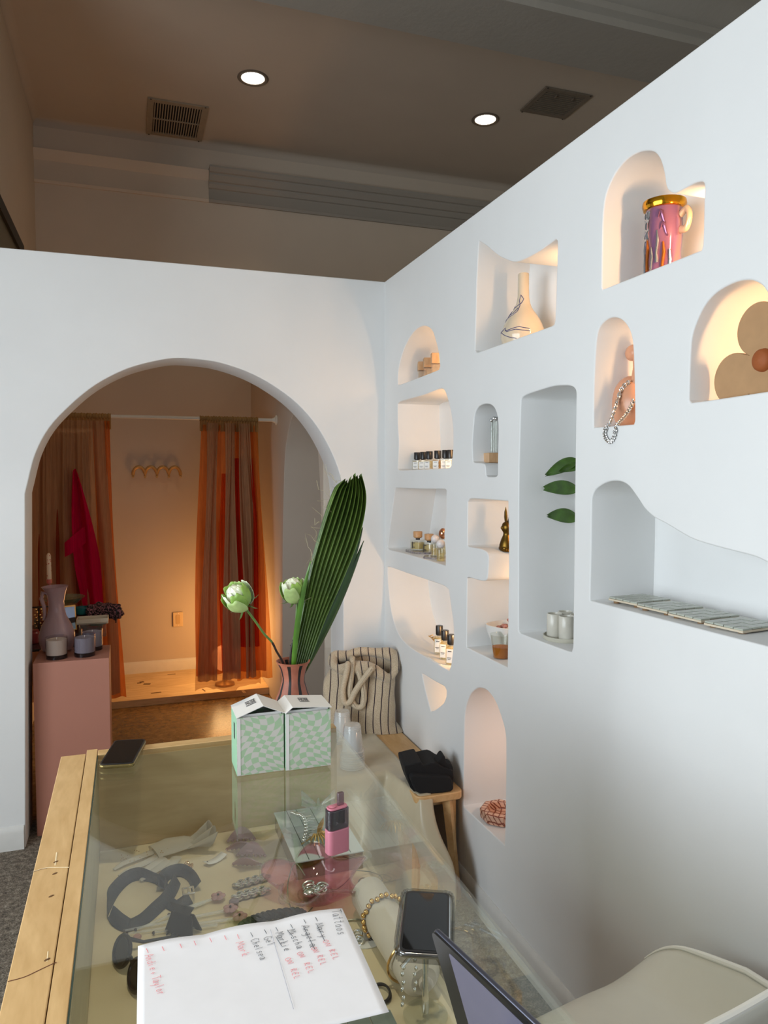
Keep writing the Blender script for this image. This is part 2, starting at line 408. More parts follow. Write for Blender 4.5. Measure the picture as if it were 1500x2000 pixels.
struct(MB().box((XW+ND+.02, (YW-2.6)/2, WT/2), (.05, YW+2.64, WT)).build('wall_right_back', M_PLASTER))

# ---- arch wall
arch_px = [(49,965),(54,944),(69,887),(96,836),(138,791),(186,752),(240,723.5),(288,708.5),(339,699.5),(385,701.6),(430,708.5),(484,726.5),(532,752),(580,788),(619,833),(649,887),(665.5,935)]
arch = []
for u, v in arch_px: p = py(u, v, YW); arch.append((p.x, p.z))
axl, axr = -.446, py(670, 1100, YW).x
arch.append((py(670, 980, YW).x, arch[-1][1]-.12))
arch = [tuple(q) for q in smooth_poly(arch, 4, False)]
AT = 0.24
a_out = [(-2.2, 0), (axl, 0)] + arch + [(axr, 0), (XW+.02, 0), (XW+.02, WT), (-2.2, WT)]
M_arch = Matrix(((1, 0, 0, 0), (0, 0, -1, YW+AT/2), (0, 1, 0, 0), (0, 0, 0, 1)))
wf = slab_with_holes('wall_arch', a_out, [], AT, .004, M_PLASTER, M_arch); struct(wf)
bl = MB().prism([(0, 0), (.014, 0), (.014, .075), (.009, .092), (.003, .1), (0, .1)], 0, 1.75, Matrix(((0, 0, 1), (-1, 0, 0), (0, 1, 0)))).build('baseboard_arch', M_TRIM, loc=(-2.2, YW, 0)); struct(bl)
struct(MB().prism([(0, 0), (.014, 0), (.014, .075), (.009, .092), (.003, .1), (0, .1)], 0, 3.3, Matrix(((-1, 0, 0), (0, 0, 1), (0, 1, 0)))).build('baseboard_right', M_TRIM, loc=(XW, .1, 0)))

# ---- back room: side wall with its own arched opening, skirting, platform
SX = .935
sa = []
for u, v in [(551,1290),(552,1100),(553.6,980),(556.6,890),(562,848),(569.5,816.5),(580,793)]:
    p = pxx(u, v, SX); sa.append((-p.y, p.z))
mid = -4.2
left_half = [(max(sa[0][0], -4.78), .0)] + sa[1:]
apex = (mid, sa[-1][1]+.17)
half = left_half + [((sa[-1][0]+mid)/2, sa[-1][1]+.12)] + [apex]
opening = [tuple(q) for q in smooth_poly(half[1:] + [(2*mid-a, b) for a, b in reversed(half[1:-1])], 4, False)]
s_out = [(-YB, 0), (left_half[0][0], 0)] + opening + [(2*mid-left_half[0][0], 0), (-YW-AT, 0), (-YW-AT, 2.42), (-YB, 2.42)]
M_side = Matrix(((0, 0, 1, SX+.175), (-1, 0, 0, 0), (0, 1, 0, 0), (0, 0, 0, 1)))
struct(slab_with_holes('wall_side', s_out, [], .35, .004, M_BACK, M_side))
struct(MB().box((SX+.375, 4.7, 1.2), (.05, 2.5, 2.4)).build('wall_side_beyond', M_BACK))
prof = [(0, 0), (.014, 0), (.014, .07), (.008, .085), (0, .09)]
struct(MB().prism(prof, LX, SX, Matrix(((0, 0, 1), (-1, 0, 0), (0, 1, 0)))).build('baseboard_back', M_TRIM, loc=(0, YB, .05)))
pl = MB().box(((LX+SX)/2, 5.62, .025), (SX-LX, .70, .05)).build('floor_platform', M_PLY, smooth=False, bevel=.003); struct(pl)
knots = MB()
for u, v, s1, s2, a in [(277,1332,.03,.014,.3),(287,1336,.05,.014,-.3),(272,1334,.03,.01,0),(305,1353,.07,.008,.1),(335,1317,.06,.006,0),(476,1351,.022,.03,.1),(398,1348,.01,.03,.2)]:
    p = pz(u, v, .0502); knots.box((p.x, p.y, .0504), (s1, s2*2.2, .0008), a)
knots.build('plywood_patch', flat('dark_patch', '6a4a2c', .6), pl, smooth=False)

# ---- ceiling: beam with plaster soffit and cornices, back cornice
def run_profile(name, pts, x0, x1, mat, y0):
    """profile in (y, z), run along x"""
    return struct(MB().prism([(a, b) for a, b in pts], x0, x1, Matrix(((0, 0, 1), (-1, 0, 0), (0, 1, 0)))).build(name, mat, loc=(0, y0, 0), angle=30))
# soffit between y = 3.30 and 3.72 at z = 3.9, stepping up on the shop side
run_profile('trim_beam', [(0, 3.9), (.40, 3.9), (.40, 3.94), (.44, 3.95), (.44, 3.985), (.47, 3.99), (.52, 4.03), (.60, 4.05), (.60, 4.075), (.64, 4.08), (.69, 4.12), (.70, 4.16), (0, 4.16)], -2.2, 3.55, M_BEAM, 3.72)
run_profile('trim_cornice', [(0, 3.70), (.018, 3.70), (.024, 3.72), (.018, 3.735), (.018, 3.80), (.03, 3.805), (.045, 3.83), (.045, 3.845), (.06, 3.85), (.085, 3.885), (.085, 3.90), (.10, 3.905), (.12, 3.93), (.12, 3.945), (0, 3.945)], 0.62, 3.55, M_BEAM, YB-.012)
run_profile('trim_cornice_plain', [(0, 3.70), (.014, 3.70), (.02, 3.72), (.014, 3.735), (.014, 3.86), (.03, 3.88), (.05, 3.93), (0, 3.945)], LX, 0.62, M_UPPER, YB-.012)
# plaster cove where wall and ceiling meet
cv = [(0, CZ-.05)] + [(.05-.05*cos(rad(t)), CZ-.05+.05*sin(rad(t))) for t in range(0, 91, 15)] + [(0, CZ)]
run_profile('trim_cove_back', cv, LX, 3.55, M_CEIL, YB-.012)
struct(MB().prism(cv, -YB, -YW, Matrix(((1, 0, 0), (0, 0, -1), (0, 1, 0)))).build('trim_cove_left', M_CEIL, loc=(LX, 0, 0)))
# dark framed glazing high on the left wall
wn = MB().box((LX+.012, 4.35, 2.955), (.03, 1.42, .07)).build('window_1', flat('dark_frame', '17150f', .5), smooth=False); struct(wn)
MB().box((LX+.006, 4.35, 2.74), (.012, 1.42, .36)).build('pane', flat('frosted_glass', '5f5a45', .35), wn, smooth=False)

# ================================================================= ceiling fittings
def downlight(loc, label, power=14, tint=(1, .78, .52), cone=110):
    t = thing('downlight', label, 'ceiling light', loc, group='recessed ceiling lights')
    MB().lathe([(.072, 0), (.098, 0), (.1, -.004), (.092, -.010), (.076, -.006), (.072, 0)], 36, caps=False).build('trim_ring', flat('trim_ring_metal', '6f6152', .5), t)
    MB().lathe([(.0, -.004), (.05, -.004), (.074, -.003)], 32, caps=False).build('lens', emit('lamp_lens', (1, .90, .76), 9), t)
    l = bpy.data.lights.new('downlight_lamp', 'SPOT'); l.energy = power; l.color = tint; l.spot_size = rad(cone); l.spot_blend = .6; l.shadow_soft_size = .06
    o = bpy.data.objects.new('downlight_lamp', l); COL.objects.link(o); o.parent = t; o.location = (0, 0, -.03)
    return t
p = pz(494, 152, CZ); downlight((p.x, p.y, CZ), 'round recessed ceiling light glowing beside the square-slatted vent nearest the left wall')
p = pz(948, 233, CZ); downlight((p.x, p.y, CZ), 'round recessed ceiling light glowing above the white niche wall, beside the dark vent')
downlight((.12, 1.12, CZ), 'added unseen ceiling light above the glass counter, brightening the case', 95, (1, .88, .70), 40)  # added lamp out of view, put in to brighten the inside of the case
def vent(loc, w, d, n, along_y, label, colour, border):
    t = thing('ceiling_vent', label, 'vent', loc, group='ceiling air vents')
    fm = flat('vent_frame_'+colour, colour, .6)
    fr = MB()
    for sx in (-1, 1): fr.box((sx*(w/2-border/2), 0, -.006), (border, d, .012))
    for sy in (-1, 1): fr.box((0, sy*(d/2-border/2), -.006), (w-2*border, border, .012))
    fr.build('frame', fm, t, smooth=False, bevel=.002)
    iw, idp = w-2*border, d-2*border
    MB().box((0, 0, -.001), (iw, idp, .001)).build('duct_opening', flat('vent_dark', '0c0a08', .9), t, smooth=False)
    sm = flat('vent_slat_'+colour, colour, .6)
    proto = None
    for k in range(n):
        q = (k+.5)/n-.5
        if proto is None:
            m = MB().box((0, 0, 0), (iw/n*.45, idp, .008) if along_y else (iw, idp/n*.45, .008)); proto = m.build('slat', sm, t, smooth=False)
            o = proto
        else:
            o = proto.copy(); COL.objects.link(o)
        o.location = (q*iw, 0, -.007) if along_y else (0, q*idp, -.007)
    sc = MB()
    for sx in (-1, 1):
        for sy in (-.5, .5): sc.lathe([(0, -.003), (.006, -.002), (.006, 0)], 10, (sx*(w/2-border/2), sy*d, -.012))
    o = sc.build('screws', flat('screw_dark', '2c241c', .5), t); o['kind'] = 'stuff'
    return t
v1 = vent((.365, 5.655, CZ), .405, .55, 18, True, 'square slatted ceiling vent with dark slots, left of the downlights', 'a3927c', .042)
MB().box((0, 0, -.012), (.32, .012, .006)).build('cross_bar', flat('vent_slat_a3927c', 'a3927c'), v1, smooth=False)
v2 = vent((2.818, 4.545, CZ), .362, .34, 12, False, 'dark louvred ceiling vent at the far right above the niche wall', '7d7162', .035)
for q in ((-.06, -.10), (.07, -.10)): MB().box((q[0], q[1], -.016), (.008, .03, .01)).build('damper_lever', flat('vent_slat_7d7162', '7d7162'), v2, smooth=False)

# ================================================================= back room
RY, RZ = 4.9, 1.955
t = thing('curtain_rod', 'thin white curtain rod spanning the fitting room above the curtains', 'rod', (LX, RY, RZ))
MB().tube([(0, 0, 0), (SX-LX-.012, 0, 0)], .011, 14).build('rod', flat('rod_white', 'd9d2c6', .4, var=.02), t)
MB().lathe([(.032, 0), (.032, .006), (.018, .014), (.013, .03)], 20, (SX-LX, 0, 0), Matrix(((0, 0, -1), (0, 1, 0), (1, 0, 0)))).build('end_flange', flat('rod_white', 'd9d2c6', .4), t)
def drape(x0, x1, z0, z1, yo, nf, amp, spread, seed, lean=0.0, hem=0.0):
    rnd = random.Random(seed); ph = [rnd.uniform(0, 6.28) for _ in range(6)]; am = [rnd.uniform(.5, 1.2) for _ in range(6)]
    def fn(u, v):
        z = z1+(z0-z1)*v
        k = .35+.65*min(1, v*2.2)
        w = u + .012*sin(u*nf*pi*1.7+ph[2])*am[2]
        sp = 1+spread*v**.8
        xm = (x0+x1)/2
        x = xm+(x0+(x1-x0)*w-xm)*sp + lean*v**1.2 + .010*sin(v*5+ph[0]+u*3)
        y = yo + amp*k*(am[0]*sin(u*nf*2*pi+ph[1]+.5*sin(v*3+ph[3]))+.45*am[1]*sin(u*nf*3.7*pi+ph[4]+v*1.2))
        y += (1-k)*amp*.5*sin(u*nf*7*pi)
        if hem: z += hem*sin(u*9+ph[5])*v**6
        return (x, y, z)
    return fn
def header(x0, x1, y, mat, parent):
    """gathered channel that the rod runs through"""
    m = MB(); n = int((x1-x0)/.003)
    def fn(u, v):
        a = 2*pi*v; r = .0165+.002*sin(u*n*1.1)+.0015*sin(u*n*.47)
        return (x0+(x1-x0)*u, y+r*cos(a), RZ+r*sin(a))
    m.sheet(fn, n, 10)
    def fn2(u, v): return (x0+(x1-x0)*u, y-.008+.005*sin(u*n*1.1), RZ-.012-.07*v)
    m.sheet(fn2, n, 3)
    return m.build('gathered_header', mat, parent)
TAUPE = sheer('taupe_chiffon', 'c69a72', .80, .35); RUST = sheer('rust_chiffon', 'd67a38', .82, .45)
RED = sheer('red_chiffon', 'c8321c', .78, .45); AMBER = sheer('amber_chiffon', 'dd9440', .70, .5); PINK = sheer('hot_pink_chiffon', 'cf1046', .93, .35)
PALE = sheer('pale_taupe_chiffon', 'c49c74', .35, .4); HEAD = sheer('header_taupe', 'b08a58', .92, .3)
ct = thing('curtain', 'right chiffon curtain, rust and red layers glowing from the lamp behind', 'curtain', (0, 0, 0), group='fitting room curtains')
header(.435, .81, RY, HEAD, ct)
for x0, x1, yo, sd, sprd, ln in [(.475, .545, RY-.045, 31, .5, -.05), (.585, .655, RY-.05, 32, .45, -.005), (.685, .745, RY-.045, 33, .4, .03)]:
    MB().sheet(drape(x0, x1, .25, RZ-.03, yo, 1.6, .016, sprd, sd, ln), 34, 46).build('taupe_layer', TAUPE, ct, angle=180)
MB().sheet(drape(.63, .77, .45, 1.70, RY-.022, 2.2, .018, .35, 12, .02), 46, 34).build('red_layer', RED, ct, angle=180)
MB().sheet(drape(.44, .80, .28, RZ-.04, RY-.005, 4.0, .02, .26, 13, .0), 46, 40).build('rust_layer', RUST, ct, angle=180)
MB().sheet(drape(.56, .64, .30, 1.6, RY-.025, 1.4, .014, .3, 16, .0), 26, 34).build('orange_strip', sheer('orange_chiffon', 'e0551c', .85, .5), ct, angle=180)
MB().sheet(drape(.66, .815, .22, RZ-.04, RY+.02, 2.2, .02, .45, 14, .04), 50, 40).build('amber_layer', AMBER, ct, angle=180)
MB().sheet(drape(.44, .78, .165, 1.3, RY+.035, 3.4, .02, .22, 15, .0, .02), 80, 36).build('pale_underlayer', PALE, ct, angle=180)
c2 = thing('curtain', 'left taupe chiffon curtain with a hot pink insert, behind the pink pedestal', 'curtain', (0, 0, 0), group='fitting room curtains')
header(LX+.01, -.10, RY, HEAD, c2)
MB().sheet(drape(LX+.03, -.13, .22, RZ-.03, RY-.03, 4.4, .024, .12, 21, .02), 120, 46).build('taupe_layer', TAUPE, c2, angle=180)
MB().sheet(drape(LX+.04, -.22, .3, 1.85, RY+.01, 3.4, .02, .1, 22), 80, 34).build('rust_layer', sheer('brown_chiffon', '8e3a24', .9, .3), c2, angle=180)
MB().sheet(drape(-.20, -.115, .19, RZ-.03, RY-.02, 1.6, .02, .7, 23, .035), 40, 40).build('orange_edge', RUST, c2, angle=180)
def pinkfn(u, v):
    top = py(157, 925, RY-.09); w = .025+.105*sin(min(1, v*1.6)*pi*.5)-.05*max(0, v-.62)*2
    return (top.x-.03+.10*v+(u-.5)*w*1.1, RY-.085-.03*sin(u*9+v*3)-.01*sin(v*11+u*4), top.z-.92*v+.03*sin(u*3))
MB().sheet(pinkfn, 24, 40).build('pink_insert', PINK, c2, angle=180)
MB().sheet(lambda u, v: (py(150, 1020, RY-.1).x-.07+.15*u, RY-.11-.02*sin(u*7), py(150, 1040, RY-.1).z-.06+.1*u-.07*v+.02*sin(v*4+u*2)), 14, 8).build('pink_fold', PINK, c2, angle=180)

# wavy hook rail on the back wall
hr = thing('hook_rail', 'wavy brass hook rail of four arches on the back wall', 'hook rail', (.2035, YB-.018, 1.625))
pth = []
for k in range(4):
    for j in range(13):
        a = pi-pi*j/12
        if k and j == 0: continue
        pth.append(((k-1.5)*.0875+.0437*cos(a), -.012-.006*sin(a), -.035+.062*sin(a)))
MB().tube(pth, .012, 10).build('arched_bar', flat('hook_brass', 'c49a5c', .4, .3), hr)
for k in range(5):
    MB().tube([((k-2)*.0875, .01, -.03), ((k-2)*.0875, -.008, -.036), ((k-2)*.0875, -.016, -.05), ((k-2)*.0875, -.024, -.046)], .008, 8).build('hook', flat('hook_brass', 'c49a5c', .4, .3), hr)
ol = thing('wall_outlet', 'cream wall outlet plate low on the back wall between the curtains', 'outlet', (.345, YB-.014, .455))
MB().box((0, 0, 0), (.075, .008, .115)).build('plate', flat('outlet_plate', 'd8bd92', .4, var=.01), ol, bevel=.003)
MB().box((0, -.005, 0), (.034, .005, .068)).build('switch', flat('outlet_switch', 'c8a878', .4, var=.01), ol, bevel=.002)
for q in (-.046, .046): MB().ell((0, -.005, q), (.004, .002, .004), 8, 6).build('screw', M_SILVER, ol)
# small globe lamp on the platform hidden by the right curtain: it is what makes the corner glow
lp = thing('globe_lamp', 'glowing globe lamp on the platform behind the right curtain', 'lamp', (.64, 5.44, .05))
MB().lathe([(.07, 0), (.07, .015), (.02, .03), (.016, .09), (.03, .115)], 24).build('base', flat('lamp_brass', 'a87a40', .35, .8), lp)
MB().ell((0, 0, .20), .095, 24, 16).build('globe', emit('lamp_globe', (1, .60, .25), 5), lp)
bulb = point('globe_lamp_bulb', (0, 0, 0), 11, (1, .50, .17), .16); bulb.parent = lp; bulb.location = (0, 0, .46)

# ---- pink pedestal and everything on and behind it
PT = .772
pd = MB().box((-.255, 3.64, PT/2), (.312, .272, PT)).build('display_pedestal', flat('dusty_pink_laminate', 'b27a68', .45, var=.03, scale=3), smooth=False, bevel=.0015)
tag(pd, 'tall dusty pink pedestal box standing in the left of the arch', 'pedestal')
tb = thing('display_table', 'dark glass display table behind the pink pedestal', 'table', (-.37, 4.10, 0))
MB().box((0, 0, PT-.006), (.44, .62, .012)).build('tabletop', flat('smoked_top', '2a2420', .12), tb, bevel=.003)
for sx in (-1, 1):
    for sy in (-1, 1): MB().tube([(sx*.2, sy*.29, PT-.012), (sx*.2, sy*.29, 0)], .012, 10).build('leg', M_BLACK, tb)
def candle_jar(u, v, label, glass, wax, r=.047, h=.098):
    p = pz(u, v, PT); t = thing('candle_jar', label, 'candle', (p.x, p.y+r*.6, PT), group='candle jars on the pink pedestal')
    MB().lathe([(r*.96, 0), (r, .004), (r, h), (r-.003, h), (r-.003, .012), (0, .012)], 32).build('jar', glass, t)
    MB().lathe([(r*.94, .0005), (r*.94, .018), (0, .018)], 28).build('thick_base', flat('jar_dark_base', '120c10', .1), t)
    MB().lathe([(0, .019), (r-.0045, .019), (r-.0045, h*.87), (.006, h*.86), (0, h*.86)], 28).build('wax', wax, t)
    MB().tube([(0, 0, h*.85), (.001, 0, h*.95)], .0012, 5).build('wick', M_LABEL, t)
    return t
JG = clear('smoked_glass', (.88, .86, .87), .03, 1.45, .8)
candle_jar(110, 1288, 'candle of cream wax in a smoked glass jar before the mauve jug', JG, flat('cream_wax', 'cdbfae', .6, var=.02))
candle_jar(165, 1283, 'grey wax candle jar, front one of the grey pair on the pedestal', JG, flat('grey_wax', '8f8d98', .6, var=.02))
candle_jar(180, 1271, 'second grey candle jar, partly hidden behind the front grey one', JG, flat('grey_wax', '8f8d98', .6, var=.02))
p = pz(110, 1277, PT)
jg = thing('glass_jug', 'tall mauve glass jug with flared lip and side handle on pink pedestal', 'jug', (p.x, p.y+.055, PT), rad(0))
MAUVE = clear('mauve_glass', (.74, .55, .58), .12, 1.4, 1.0, .5, (.52, .36, .37))
MB().lathe([(.05, 0), (.068, .012), (.079, .05), (.078, .085), (.064, .125), (.043, .165), (.035, .2), (.034, .235), (.042, .275), (.050, .297), (.056, .305), (.053, .306), (.039, .276), (.030, .235), (.031, .2), (.039, .165), (.060, .125), (.073, .085), (.074, .05), (.064, .016), (0, .012)], 40, fn=lambda a, r, z: r*(1+(.16*max(0, cos(a+2.6))**4 if z > .28 else 0))).build('body', MAUVE, jg)
MB().tube([(-.036, -.004, .272), (-.056, -.006, .278), (-.062, -.006, .25), (-.052, -.005, .215), (-.05, -.005, .175), (-.055, -.004, .15)], [.009, .010, .009, .009, .008, .006], 10).build('handle', MAUVE, jg)
# things on the table behind
def on_table(u, v): return pz(u, v, PT+.001)
p = on_table(88, 1232)
pc = thing('glass_cup', 'small rosy glass cup left of the mauve jug', 'cup', (p.x, p.y, PT)); RG = clear('rose_glass', (.85, .6, .56), .04, 1.45, 1.2, .15, (.6, .35, .3))
MB().lathe([(.03, 0), (.034, .01), (.036, .085), (.033, .085), (.031, .012), (0, .01)], 28).build('body', RG, pc)
MB().tube([(.035, 0, .07), (.058, 0, .065), (.06, 0, .04), (.035, 0, .025)], .005, 8).build('handle', RG, pc)
p = py(97, 1170, 4.10)
cs = thing('candlestick', 'pink candlestick holding a floral painted taper candle', 'candlestick', (p.x, 4.10, PT))
PK = flat('pink_glaze', 'b85a4c', .3)
zc = lambda v: py(97, v, 4.10).z-PT
MB().lathe([(.04, 0), (.04, .008), (.012, .02), (.008, .06), (.012, zc(1165)), (.006, zc(1150)), (.007, zc(1140)), (.014, zc(1139)), (.014, zc(1131)), (0, zc(1131))], 24).build('stem', PK, cs)
n = N('floral_wax'); vv = n.coord(scale=(1, 1, 1)); vo = n.add('ShaderNodeTexVoronoi'); vo.inputs['Scale'].default_value = 75; n.link(vv, vo.inputs[0])
n.set(n.ramp(vo.outputs['Distance'], [(.22, 'b5483c'), (.3, 'd9bfa4'), (.55, 'd9bfa4')]), .5)
MB().lathe([(.0115, zc(1131)), (.0105, zc(1085)), (.006, zc(1081)), (0, zc(1080))], 20).build('taper_candle', n.m, cs)
p = on_table(112, 1246)
db = thing('glass_dish', 'wide greenish glass dish on a foot behind the mauve jug', 'dish', (p.x+.01, 4.285, PT))
MB().lathe([(.05, 0), (.05, .006), (.012, .02), (.01, .10), (.02, .115), (.075, .135), (.112, .165), (.108, .166), (.07, .14), (0, .125)], 36).build('dish', clear('green_tint_glass', (.75, .82, .70), .04, 1.45, 1.3, .12, (.4, .5, .4)), db)
# earrings on a little stand
p = py(77, 1245, 4.0)
es = thing('earring_stand', 'dark jewellery stand hung with sparkling gold earrings beside the jug', 'jewellery stand', (p.x, 4.0, PT))
MB().lathe([(.03, 0), (.03, .008), (.005, .012), (.004, .17), (0, .171)], 14).tube([(-.05, 0, .165), (.05, 0, .165)], .004, 8).build('stand', flat('dark_bronze', '2e2218', .4, .6), es)
for sx in (-.012, .012):
    m = MB()
    for k in range(7): m.ell((sx+.006*sin(k*2.1), -.006, .155-.014*k), .0065-.0004*k, 8, 6)
    m.build('earring', M_GOLD, es)
p = py(132, 1213, 4.06)
mf = thing('photo_frame', 'small standing mirror with a gilt edge behind the jug', 'mirror', (p.x, 4.06, PT), rad(20))
MB().box((0, 0, .09), (.085, .008, .13), rx=-.12).build('frame', flat('mirror_gilt', 'b08a54', .3, .9), mf, bevel=.002)
MB().box((0, -.0055, .09), (.07, .003, .115), rx=-.12).build('mirror_face', flat('mirror_face', '8a90a4', .05, .9), mf)
MB().tube([(0, .03, .0), (0, .008, .11)], .004, 6).tube([(0, 0, 0), (0, 0, .03)], .006, 6).build('prop', M_GOLD, mf)
p = on_table(165, 1218)
sv = MB().lathe([(.05, 0), (.05, .006), (.02, .012), (.012, .03), (.02, .044), (.076, .05), (.078, .056), (.03, .052), (0, .052)], 32).build('cake_stand', flat('rust_ceramic', '6a3326', .35), loc=(p.x, p.y, PT)); tag(sv, 'small rust brown footed plate under the teal bowl', 'plate')
bw = MB().lathe([(.028, 0), (.037, .006), (.041, .02), (.041, .042), (.037, .042), (.036, .02), (.03, .01), (0, .008)], 32).build('teal_bowl', flat('teal_glaze', '1f6a6a', .3), loc=(p.x-.008, p.y, PT+.0525)); tag(bw, 'small teal bowl on a rust brown plate', 'bowl')
p = on_table(181, 1244)
gb = MB().box((0, 0, .034), (.13, .09, .068)).build('clear_box', clear('acrylic_box', (.86, .88, .80), .02, 1.45, 1.0, .08, (.6, .6, .5)), loc=(p.x, p.y+.04, PT), bevel=.003, smooth=False); tag(gb, 'clear acrylic box under the white tray', 'box')
wt = thing('white_tray', 'shallow white rectangular tray on the clear box', 'tray', (p.x, p.y+.04, PT+.0685))
tr = MB(); tr.box((0, 0, .003), (.15, .095, .006))
for sx in (-1, 1): tr.box((sx*.072, 0, .014), (.006, .095, .024))
for sy in (-1, 1): tr.box((0, sy*.0445, .014), (.138, .006, .024))
tr.build('tray', flat('tray_white', 'c9bda8', .4, var=.02), wt, smooth=False, bevel=.001)
# patterned pouch over the end of the display
n = N('leopard_cotton'); vo = n.add('ShaderNodeTexNoise'); vo.inputs['Scale'].default_value = 75; vo.inputs['Detail'].default_value = 1.5; vo.inputs['Distortion'].default_value = 1.5; n.link(n.coord(), vo.inputs['Vector'])
n.set(n.ramp(vo.outputs['Fac'], [(.50, '0f0b10'), (.53, 'a06a72'), (.62, 'a06a72'), (.65, '0f0b10')], 'CONSTANT'), .9)
p = py(200, 1192, 4.34)
sp = thing('scarf_bundle', 'black scarf with pink squiggles bundled on a rack by the curtain', 'scarf', (p.x, 4.34, PT))
hz = p.z-PT
MB().ell((0, 0, hz), (.098, .06, .042), 40, 24, fn=lambda d: 1+.10*sin(7*d.x+3*d.z)*sin(5*d.y+2*d.x)+.06*sin(13*d.x+4)+.05*sin(17*d.z+6*d.x)).build('cloth', n.m, sp)
MB().ell((.066, -.01, hz-.02), (.045, .05, .034), 24, 16, fn=lambda d: 1+.12*sin(9*d.x+5*d.z)).build('fold', n.m, sp)
MB().tube([(.075, -.05, hz+.01), (.072, -.054, hz-.03), (.07, -.05, hz-.065)], .0035, 6).build('cord', M_BLACK, sp)
MB().lathe([(.05, 0), (.05, .006), (.006, .012), (.005, hz-.03), (0, hz-.03)], 16, (-.02, 0, 0)).build('rack_post', M_BLACK, sp)
p = on_table(70, 1250)
for k, (dx, dy, c, lab) in enumerate([(0.0, -.06, '8c2f2a', 'little red trinket box left of the jug'), (-.01, .28, '6e6048', 'olive glass jar behind the red trinket box')]):
    o = MB().lathe([(.026, 0), (.03, .004), (.03, .05), (.022, .056), (.022, .064), (.0, .066)], 20, fn=(lambda a, r, z: r)).build('trinket_box' if k == 0 else 'trinket_jar', flat('trinket_'+c, c, .3), loc=(p.x+dx, p.y+dy, PT)); tag(o, lab, 'jar')

# ================================================================= niche lighting: warm LED strip on the hidden near jamb of each lit niche
M_LEDBODY = flat('led_channel', 'd8d0c0', .5)
def led(k, z0, z1, power, dx=.55, dy=0.0, colr=(1, .56, .25), extra=''):
    y = NEAR[k]+dy; x = XW+ND*dx; L = z1-z0
    t = thing('led_strip', f'warm led strip hidden in the {LEDNAME[k]}'+extra, 'light strip', (x, y+.004, (z0+z1)/2), group='hidden niche lights')
    MB().box((0, .002, 0), (.012, .006, L)).build('channel', M_LEDBODY, t, smooth=False)
    MB().box((0, .0055, 0), (.008, .002, L-.01)).build('diffuser', M_WARM, t, smooth=False)
    l = area('led_light', (0, .012, 0), (rad(-90), 0, 0), .02, L, power*1.0, colr); l.parent = t; l.rotation_euler = (rad(90), 0, 0)
LEDNAME = dict(n1='small domed niche of the far column', n2='niche with the row of perfume bottles', n3='niche with the wood-capped bottles', n4='petal-shaped niche with three tall bottles',
  n5='small diamond niche', n6='low arched niche', n8='stepped niche', n10='niche with gold-rimmed vase', n11='niche with two horned corners', n12='arched niche with the necklace', n13='niche with the clay flower')
led('n1', FL['n1']+.02, TOP['n1']-.14, .55)
led('n2', FL['n2']+.05, TOP['n2']-.08, .9, .5, .03)
led('n3', FL['n3']+.22, TOP['n3']-.03, .28, .5, .03)
led('n4', FL['n4']+.14, TOP['n4']-.16, 1.4, .5, .02)
led('n5', FL['n5']+.06, TOP['n5']-.06, .28, .6, .02)
led('n6', FL['n6']+.25, TOP['n6']-.25, .32, .6, .01, (1, .58, .38))
led('n8', 1.44, TOP['n8']-.02, .22, .55, .01, extra=', upper one')
led('n8', 1.13, 1.23, .20, .55, .01, extra=', lower one')
led('n10', FL['n10']+.05, FL['n10']+.24, 1.9, .45, .015)
led('n11', FL['n11']+.06, TOP['n11']-.06, 1.1, .6, .015)
led('n12', FL['n12']+.08, TOP['n12']-.12, .22, .6, .01)
led('n13', FL['n13']+.08, FL['n13']+.26, 1.9, .6, .02)

# ================================================================= things in the niches
def nz(k): return FL[k]+.0005
AMBERLIQ = flat('amber_perfume', 'd9a850', .1, **{'Transmission Weight': .0})
def liquid(name, tint, body, bc): return clear(name, tint, .02, 1.36, .6, body, bc)
LIQ1 = liquid('amber_liquid', (.95, .72, .32), .45, 'd39a3c'); LIQ2 = liquid('pale_liquid', (.97, .92, .74), .25, 'e6d39a')
def perfume(label, group, w, d, h, caph, liq, capr, loc, rz=0):
    t = thing('perfume_bottle', label, 'perfume bottle', loc, rz, group)
    m = MB().prism(rrect(w, d, .003), 0, .003)
    m.prism(rrect(w, d, .003), .003, h); m.build('glass', M_CLEAR, t, bevel=.0015)
    MB().prism(rrect(w-.005, d-.005, .002), .006, h*.88).build('perfume', liq, t)
    MB().box((-w/2-.0006, 0, h*.46), (.001, d*.72, h*.72)).build('front_label', M_LABEL, t, smooth=False)
    lg = MB(); lg.box((-w/2-.0014, 0, h*.70), (.0006, d*.4, h*.035)); lg.box((-w/2-.0014, d*.05, h*.36), (.0006, d*.46, h*.03)); lg.box((-w/2-.0014, d*.05, h*.29), (.0006, d*.3, h*.02))
    o = lg.build('label_print', M_INK, t, smooth=False); o['kind'] = 'stuff'
    MB().lathe([(capr*.7, h), (capr*.7, h+.004), (0, h+.004)], 18).build('collar', M_INK, t)
    MB().lathe([(capr*.98, h+.003), (capr, h+.005), (capr, h+caph-.001), (capr*.96, h+caph), (0, h+caph)], 24).build('cap', M_BLACK, t)
    return t
